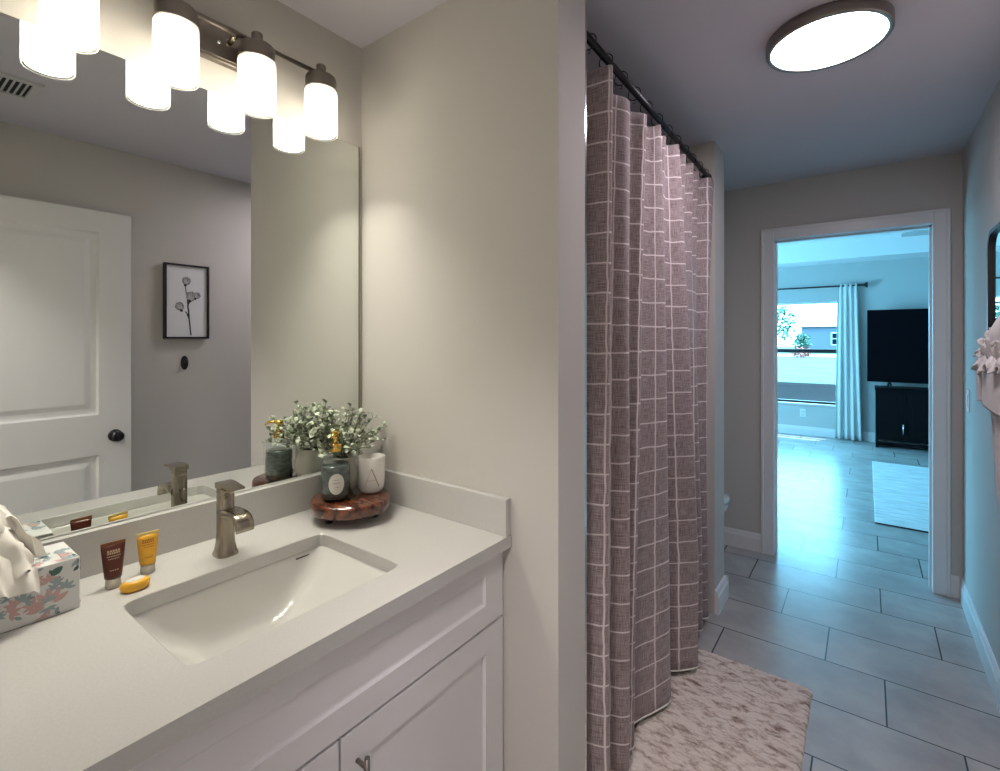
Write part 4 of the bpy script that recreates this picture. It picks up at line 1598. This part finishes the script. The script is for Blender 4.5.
def prism_towel(bm2, left, right, z1, z0, x_in, x_out, nz=30, ny=28, seed=0.0, lump=0.012):
    """thick towel: closed lofted body between left(z) and right(z) edges with soft vertical folds"""
    rings2 = []
    for j in range(nz + 1):
        z = z1 + (z0 - z1) * j / nz
        f = j / nz
        ya, yb = left(z), right(z)
        ring = []
        for i in range(ny + 1):
            t2 = i / ny
            y2 = ya + (yb - ya) * t2
            ed = math.sin(PI * min(1, max(0, t2))) ** 0.35 if 0 < t2 < 1 else 0
            x = x_in + (x_out - x_in) * ed * min(1, (f + .02) * 9) ** 0.5 - lump * ed * math.sin(y2 * 34 + seed + f)
            ring.append((x, y2, z + 0.004 * math.sin(y2 * 40 + seed)))
        for i in range(ny, -1, -1):
            t2 = i / ny
            ring.append((x_in + 0.012, ya + (yb - ya) * t2, z))
        rings2.append(ring)
    loft(bm2, rings2, True, True, True)


bm = N()
BTP = [(0.76, 2.12), (0.80, 2.16), (0.852, 2.235), (0.906, 2.335), (0.987, 2.43), (1.15, 2.468), (1.40, 2.475)]


def bt_right(z):
    for (za, ya), (zb, yb) in zip(BTP, BTP[1:]):
        if z <= zb:
            return ya + (yb - ya) * max(0, z - za) / (zb - za)
    return BTP[-1][1]


prism_towel(bm, lambda z: 2.03, bt_right, 1.345, 0.76, X2 - 0.036, X2 - 0.072, seed=0.5)
o = link('bath_towel', bm, M['towel'])
tag(o, 'long white bath towel hanging lowest, tapering below the ruffled one', 'towel')
center_origin(o)
ht = thing('hand_towel', 'white hand towel with a ruffled top bunched over the towel bar', 'towel', (X2 - 0.11, 2.4, 1.15))
bm = N()
prism_towel(bm, lambda z: 2.06, lambda z: 2.42 - 0.02 * (1.33 - z), 1.345, 1.185, X2 - 0.076, X2 - 0.100, seed=2.0, lump=0.005)
prism_towel(bm, lambda z: 2.42, lambda z: 2.605 - 0.02 * (1.33 - z), 1.345, 1.190, X2 - 0.036, X2 - 0.088, seed=4.0, lump=0.006)
link('towel_body', bm, M['towel'], ht)
bm = N()


def frill(y0, y1, z0, hgt, xo, out, amp, fq, seed):
    def fn(u2, v2):
        y = y0 + (y1 - y0) * u2
        x = X2 - xo - out * v2 - amp * (0.25 + v2) * math.sin(fq * u2 + seed) - 0.006 * v2 * math.sin(2.7 * fq * u2)
        z = z0 + hgt * v2 + 0.010 * v2 * math.sin(1.6 * fq * u2 + seed) + 0.006 * math.sin(0.7 * fq * u2)
        return Vector((min(x, X2 - 0.02), y + 0.010 * v2 * math.sin(2 * fq * u2 + seed), z))
    return fn


for args in ((2.40, 2.615, 1.335, 0.080, 0.055, 0.006, 0.007, 20, 0), (2.42, 2.625, 1.350, -0.050, 0.068, 0.014, 0.006, 24, 2), (2.36, 2.57, 1.345, 0.100, 0.045, 0.008, 0.007, 18, 4), (2.40, 2.620, 1.390, -0.035, 0.058, 0.020, 0.006, 26, 6),
             (2.06, 2.44, 1.345, 0.060, 0.080, 0.012, 0.008, 24, 1), (2.06, 2.46, 1.355, -0.035, 0.090, 0.012, 0.006, 26, 3)):
    cloth_sheet(bm, frill(*args), 90, 10)
o = link('ruffle', bm, M['towel'], ht, weld=False)
md = o.modifiers.new('thickness', 'SOLIDIFY')
md.thickness = 0.004
bm = N()


def peak(u2, v2):
    y = 2.05 + 0.40 * u2
    top = 1.39 + 0.19 * (1 - u2) ** 0.75
    z = 1.34 + (top - 1.34) * v2
    return Vector((X2 - 0.062 - 0.03 * math.sin(PI * v2) - 0.006 * math.sin(16 * u2), y, z))


cloth_sheet(bm, peak, 24, 14)
o = link('folded_point', bm, M['towel'], ht, weld=False)
md = o.modifiers.new('thickness', 'SOLIDIFY')
md.thickness = 0.008

sw_ = thing('light_switch', 'pale light switch on the right wall by the bedroom door', 'switch', (X2, 3.45, 1.1))
bm = N()
box(bm, X2 - 0.006, X2 - 0.0005, 3.415, 3.485, 1.045, 1.160, 0.002)
link('plate', bm, M['trim'], sw_)
bm = N()
box(bm, X2 - 0.009, X2 - 0.005, 3.434, 3.466, 1.070, 1.135, 0.002)
link('rocker', bm, M['trim'], sw_)

# ------------------------------------------------------------------ bedroom things
tv = thing('television', 'large black flat television above the dark cabinet in the bedroom', 'television', (2.25, 8.3, 0.80))
bm = N()
box(bm, 1.421, 3.12, 8.28, 8.325, 0.845, 1.808, 0.006)
link('screen', bm, M['screen'], tv)
bm = N()
box(bm, 1.60, 2.94, 8.325, 8.365, 0.92, 1.45, 0.01)
link('back_cover', bm, M['black'], tv)
for x in (1.66, 2.88):
    bm = N()
    tube(bm, [(x, 8.30, 0.85), (x - 0.02, 8.22, 0.799)], 0.011, 8)
    link('foot', bm, M['black'], tv)
    bm = N()
    tube(bm, [(x, 8.30, 0.85), (x + 0.02, 8.39, 0.799)], 0.011, 8)
    link('foot', bm, M['black'], tv)
ts = thing('tv_stand', 'black wooden media cabinet under the television', 'cabinet', (2.25, 8.3, 0))
bm = N()
bx0, bx1, by0, by1 = 1.512, 3.03, 8.10, 8.46
box(bm, bx0 - 0.01, bx1 + 0.01, by0 - 0.01, by1, 0.755, 0.787, 0.004)
box(bm, bx0, bx0 + 0.03, by0, by1, 0.0, 0.757)
box(bm, bx1 - 0.03, bx1, by0, by1, 0.0, 0.757)
box(bm, bx0, bx1, by0 + 0.02, by1, 0.10, 0.13)
box(bm, bx0, bx1, by1 - 0.02, by1, 0.10, 0.757)
box(bm, bx0 + 0.03, bx1 - 0.03, by0 + 0.03, by0 + 0.05, 0.045, 0.075)
link('body', bm, M['espresso'], ts)
for i in range(5):
    a = bx0 + 0.032 + i * (bx1 - bx0 - 0.064) / 5
    c2 = a + (bx1 - bx0 - 0.064) / 5 - 0.004
    bm = N()
    box(bm, a, c2, by0 - 0.002, by0 + 0.018, 0.105, 0.75, 0.002)
    box(bm, a + 0.05, c2 - 0.05, by0 - 0.005, by0 - 0.001, 0.16, 0.70, 0.002)
    d = link('door', bm, M['espresso'], ts)
    hx = c2 - 0.04
    bm = N()
    tube(bm, [(hx, by0 - 0.002, 0.20), (hx, by0 - 0.028, 0.205), (hx, by0 - 0.028, 0.325), (hx, by0 - 0.002, 0.33)], 0.007, 8)
    h = link('handle', bm, M['chrome'], d)
    h['label'] = 'pale metal pull'

ro = thing('curtain_rod', 'thin black curtain rod above the bedroom window', 'curtain rod', (0.62, 8.44, 2.16))
bm = N()
tube(bm, [(-0.12, 8.43, 2.165), (1.36, 8.43, 2.165)], 0.011, 10)
link('rod', bm, M['black'], ro)
for x, s in ((-0.12, -1), (1.36, 1)):
    bm = N()
    tube(bm, [(x, 8.43, 2.165), (x + 0.02 * s, 8.43, 2.165), (x + 0.07 * s, 8.43, 2.165)], [0.012, 0.016, 0.045], 14)
    link('finial', bm, M['black'], ro)
for x in (-0.05, 1.30):
    bm = N()
    tube(bm, [(x, 8.43, 2.165), (x, 8.499, 2.165)], 0.009, 8)
    link('bracket', bm, M['black'], ro)


def bed_curtain(x0, x1, flare, label, nf=5, s2=0.0):
    bm2 = N()
    nu, nv = nf * 16, 24
    gg = []
    for i in range(nu + 1):
        u2 = i / nu
        rowv = []
        for j in range(nv + 1):
            f = j / nv
            z = 2.19 + (0.012 - 2.19) * f
            xx = x0 + (x1 - x0) * u2 + flare * f * (u2 - 0.3)
            yy = 8.425 + 0.020 * math.sin(2 * PI * nf * u2 + s2) * (0.7 + 0.5 * f) + 0.008 * math.sin(5 * f + 9 * u2)
            rowv.append(bm2.verts.new((xx, min(yy, 8.47), z)))
        gg.append(rowv)
    for i in range(nu):
        for j in range(nv):
            f = bm2.faces.new((gg[i][j], gg[i + 1][j], gg[i + 1][j + 1], gg[i][j + 1]))
            f.smooth = True
    o2 = link('window_curtain', bm2, M['sheer'], weld=False)
    tag(o2, label, 'curtain')
    md2 = o2.modifiers.new('thickness', 'SOLIDIFY')
    md2.thickness = 0.003
    center_origin(o2)
    return o2


bed_curtain(1.085, 1.31, 0.09, 'long white curtain at the right side of the bedroom window', 4)
bed_curtain(-0.09, 0.12, 0.05, 'long white curtain at the left side of the bedroom window, nearly hidden', 6, 1.0)

bm = N()
box(bm, 1.47, 3.6, 4.745, 7.10, 0.0005, 0.012, 0.003, mi=0)
for f in bm.faces:
    if abs(f.calc_center_median().y - 4.745) < 0.01:
        f.material_index = 1
o = link('area_rug', bm, [M['runner'], M['runner_edge']])
tag(o, 'pale rug with a dark edge on the bedroom floor', 'rug')
center_origin(o)

ol = thing('outlet', 'white wall outlet low under the bedroom window', 'outlet', (0.66, BY1, 0.3))
bm = N()
box(bm, 0.625, 0.700, BY1 - 0.006, BY1 - 0.0005, 0.27, 0.385, 0.002)
link('plate', bm, M['trim'], ol)
for z in (0.298, 0.343):
    bm = N()
    box(bm, 0.647, 0.678, BY1 - 0.008, BY1 - 0.005, z - 0.013, z + 0.016, 0.002)
    link('socket', bm, M['grey_plastic'], ol)

fan = thing('ceiling_fan', 'ceiling fan in the bedroom, one dark blade tip in view', 'ceiling fan', (2.38, 6.38, 2.40))
bm = N()
lathe(bm, [(0.0005, 0.34), (0.06, 0.34), (0.055, 0.30), (0.014, 0.28), (0.014, 0.13), (0.09, 0.12), (0.11, 0.09), (0.11, 0.04), (0.08, 0.0), (0.0005, -0.01)], (2.38, 6.38, 2.399), 32)
link('motor', bm, M['nickel_dark'], fan)
for k in range(5):
    a = PI + 0.02 + k * 2 * PI / 5
    bm = N()
    dv_ = Vector((math.cos(a), math.sin(a), 0))
    sv = Vector((-math.sin(a), math.cos(a), 0))
    rings = []
    for t, w in ((0.10, 0.03), (0.18, 0.035), (0.24, 0.055), (0.60, 0.07), (0.66, 0.062), (0.68, 0.04)):
        c = Vector((2.38, 6.38, 2.462)) + dv_ * t
        rings.append([c - sv * w - Vector((0, 0, .010)), c + sv * w + Vector((0, 0, .010)), c + sv * w + Vector((0, 0, .018)), c - sv * w - Vector((0, 0, .002))])
    loft(bm, rings, True, True, True, smooth=False)
    link('blade', bm, M['grey_plastic'], fan)

# ------------------------------------------------------------------ outdoors beyond the bedroom window
sbox('ground_lawn', -40, 60, 8.66, 120, -0.5, -0.2, M['grass'])
w_ = sbox('ground_pond', -14, 16, 11.5, 21.0, -0.21, -0.185, M['water'])
w_['label'] = 'strip of blue-grey water beyond the bedroom window'
sbox('ground_road', -40, 60, 52, 60, -0.21, -0.17, M['road'])

hs = thing('house', 'grey neighbouring house with a pale roof seen through the bedroom window', 'house', (-3.5, 72, -0.2))
bm = N()
hx0, hx1, hy0, hy1 = -5.0, 9.0, 70.0, 80.0
box(bm, hx0, hx1, hy0, hy1, -0.2, 2.9)
link('wall', bm, M['stucco'], hs)
bm = N()
loft(bm, [[(hx0 - .5, hy0 - .5, 2.9), (hx1 + .5, hy0 - .5, 2.9), (hx1 + .5, hy1 + .5, 2.9), (hx0 - .5, hy1 + .5, 2.9)],
          [(hx0 + 2.5, 74.8, 4.4), (hx1 - 2.5, 74.8, 4.4), (hx1 - 2.5, 75.2, 4.4), (hx0 + 2.5, 75.2, 4.4)]], True, True, True, smooth=False)
link('roof', bm, M['shingle'], hs)
for x in (-2.0, 1.2, 4.5):
    bm = N()
    box(bm, x, x + 1.3, hy0 - 0.06, hy0 + 0.02, 0.7, 2.2)
    wf = link('window', bm, M['trim'], hs)
    bm = N()
    box(bm, x + 0.1, x + 1.2, hy0 - 0.09, hy0 - 0.05, 0.8, 1.42)
    link('pane', bm, M['screen'], wf)
    bm = N()
    box(bm, x + 0.1, x + 1.2, hy0 - 0.09, hy0 - 0.05, 1.5, 2.1)
    link('pane', bm, M['screen'], wf)


def tree(name, label, cat, loc, hgt, rad, mleaf, n, ls, seed, trunk=True):
    r2 = random.Random(seed)
    root = thing(name, label, cat, loc)
    x, y, z = loc
    if trunk:
        bm2 = N()
        tube(bm2, [(x, y, z), (x + .05, y, z + hgt * .4), (x, y, z + hgt * .7)], [rad * .07, rad * .05, rad * .03], 8)
        for k2 in range(6):
            a = k2 * 1.05
            tube(bm2, [(x, y, z + hgt * (.35 + .05 * k2)), (x + rad * .6 * math.cos(a), y + rad * .6 * math.sin(a), z + hgt * (.6 + .05 * k2))], [rad * .03, rad * .012], 6)
        link('trunk', bm2, M['bark'], root)
    bm2 = N()
    for k2 in range(n):
        d = Vector((r2.gauss(0, 1), r2.gauss(0, 1), r2.gauss(0, 1))).normalized() * r2.uniform(.35, 1) ** .6
        zc = z + hgt * (0.62 if trunk else 0.45)
        p = Vector((x + d.x * rad, y + d.y * rad, zc + d.z * hgt * (0.38 if trunk else .5)))
        s = ls * r2.uniform(.6, 1.3)
        leaf(bm2, p, Vector((r2.uniform(-1, 1), r2.uniform(-1, 1), r2.uniform(-.6, .6))), Vector((r2.uniform(-1, 1), r2.uniform(-1, 1), 1)), s, s * .7)
    link('foliage', bm2, mleaf, root, weld=False)
    return root


tree('tree', 'airy tree left of the neighbouring house, seen through the window', 'tree', (-6.2, 58, -0.2), 5.2, 1.9, M['tree_leaf'], 420, 0.42, 1)
tree('shrub', 'dark shrub beside the neighbouring house', 'shrub', (-4.6, 66, -0.2), 2.4, 0.8, M['tree_leaf'], 500, 0.3, 2, False)
tree('shrub', 'low reddish shrub in front of the neighbouring house', 'shrub', (-3.2, 50.5, -0.2), 0.9, 0.8, M['red_leaf'], 260, 0.2, 3, False)
tree('shrub', 'small dark shrub under the neighbouring house window', 'shrub', (-0.6, 66, -0.2), 1.4, 0.6, M['tree_leaf'], 300, 0.25, 4, False)
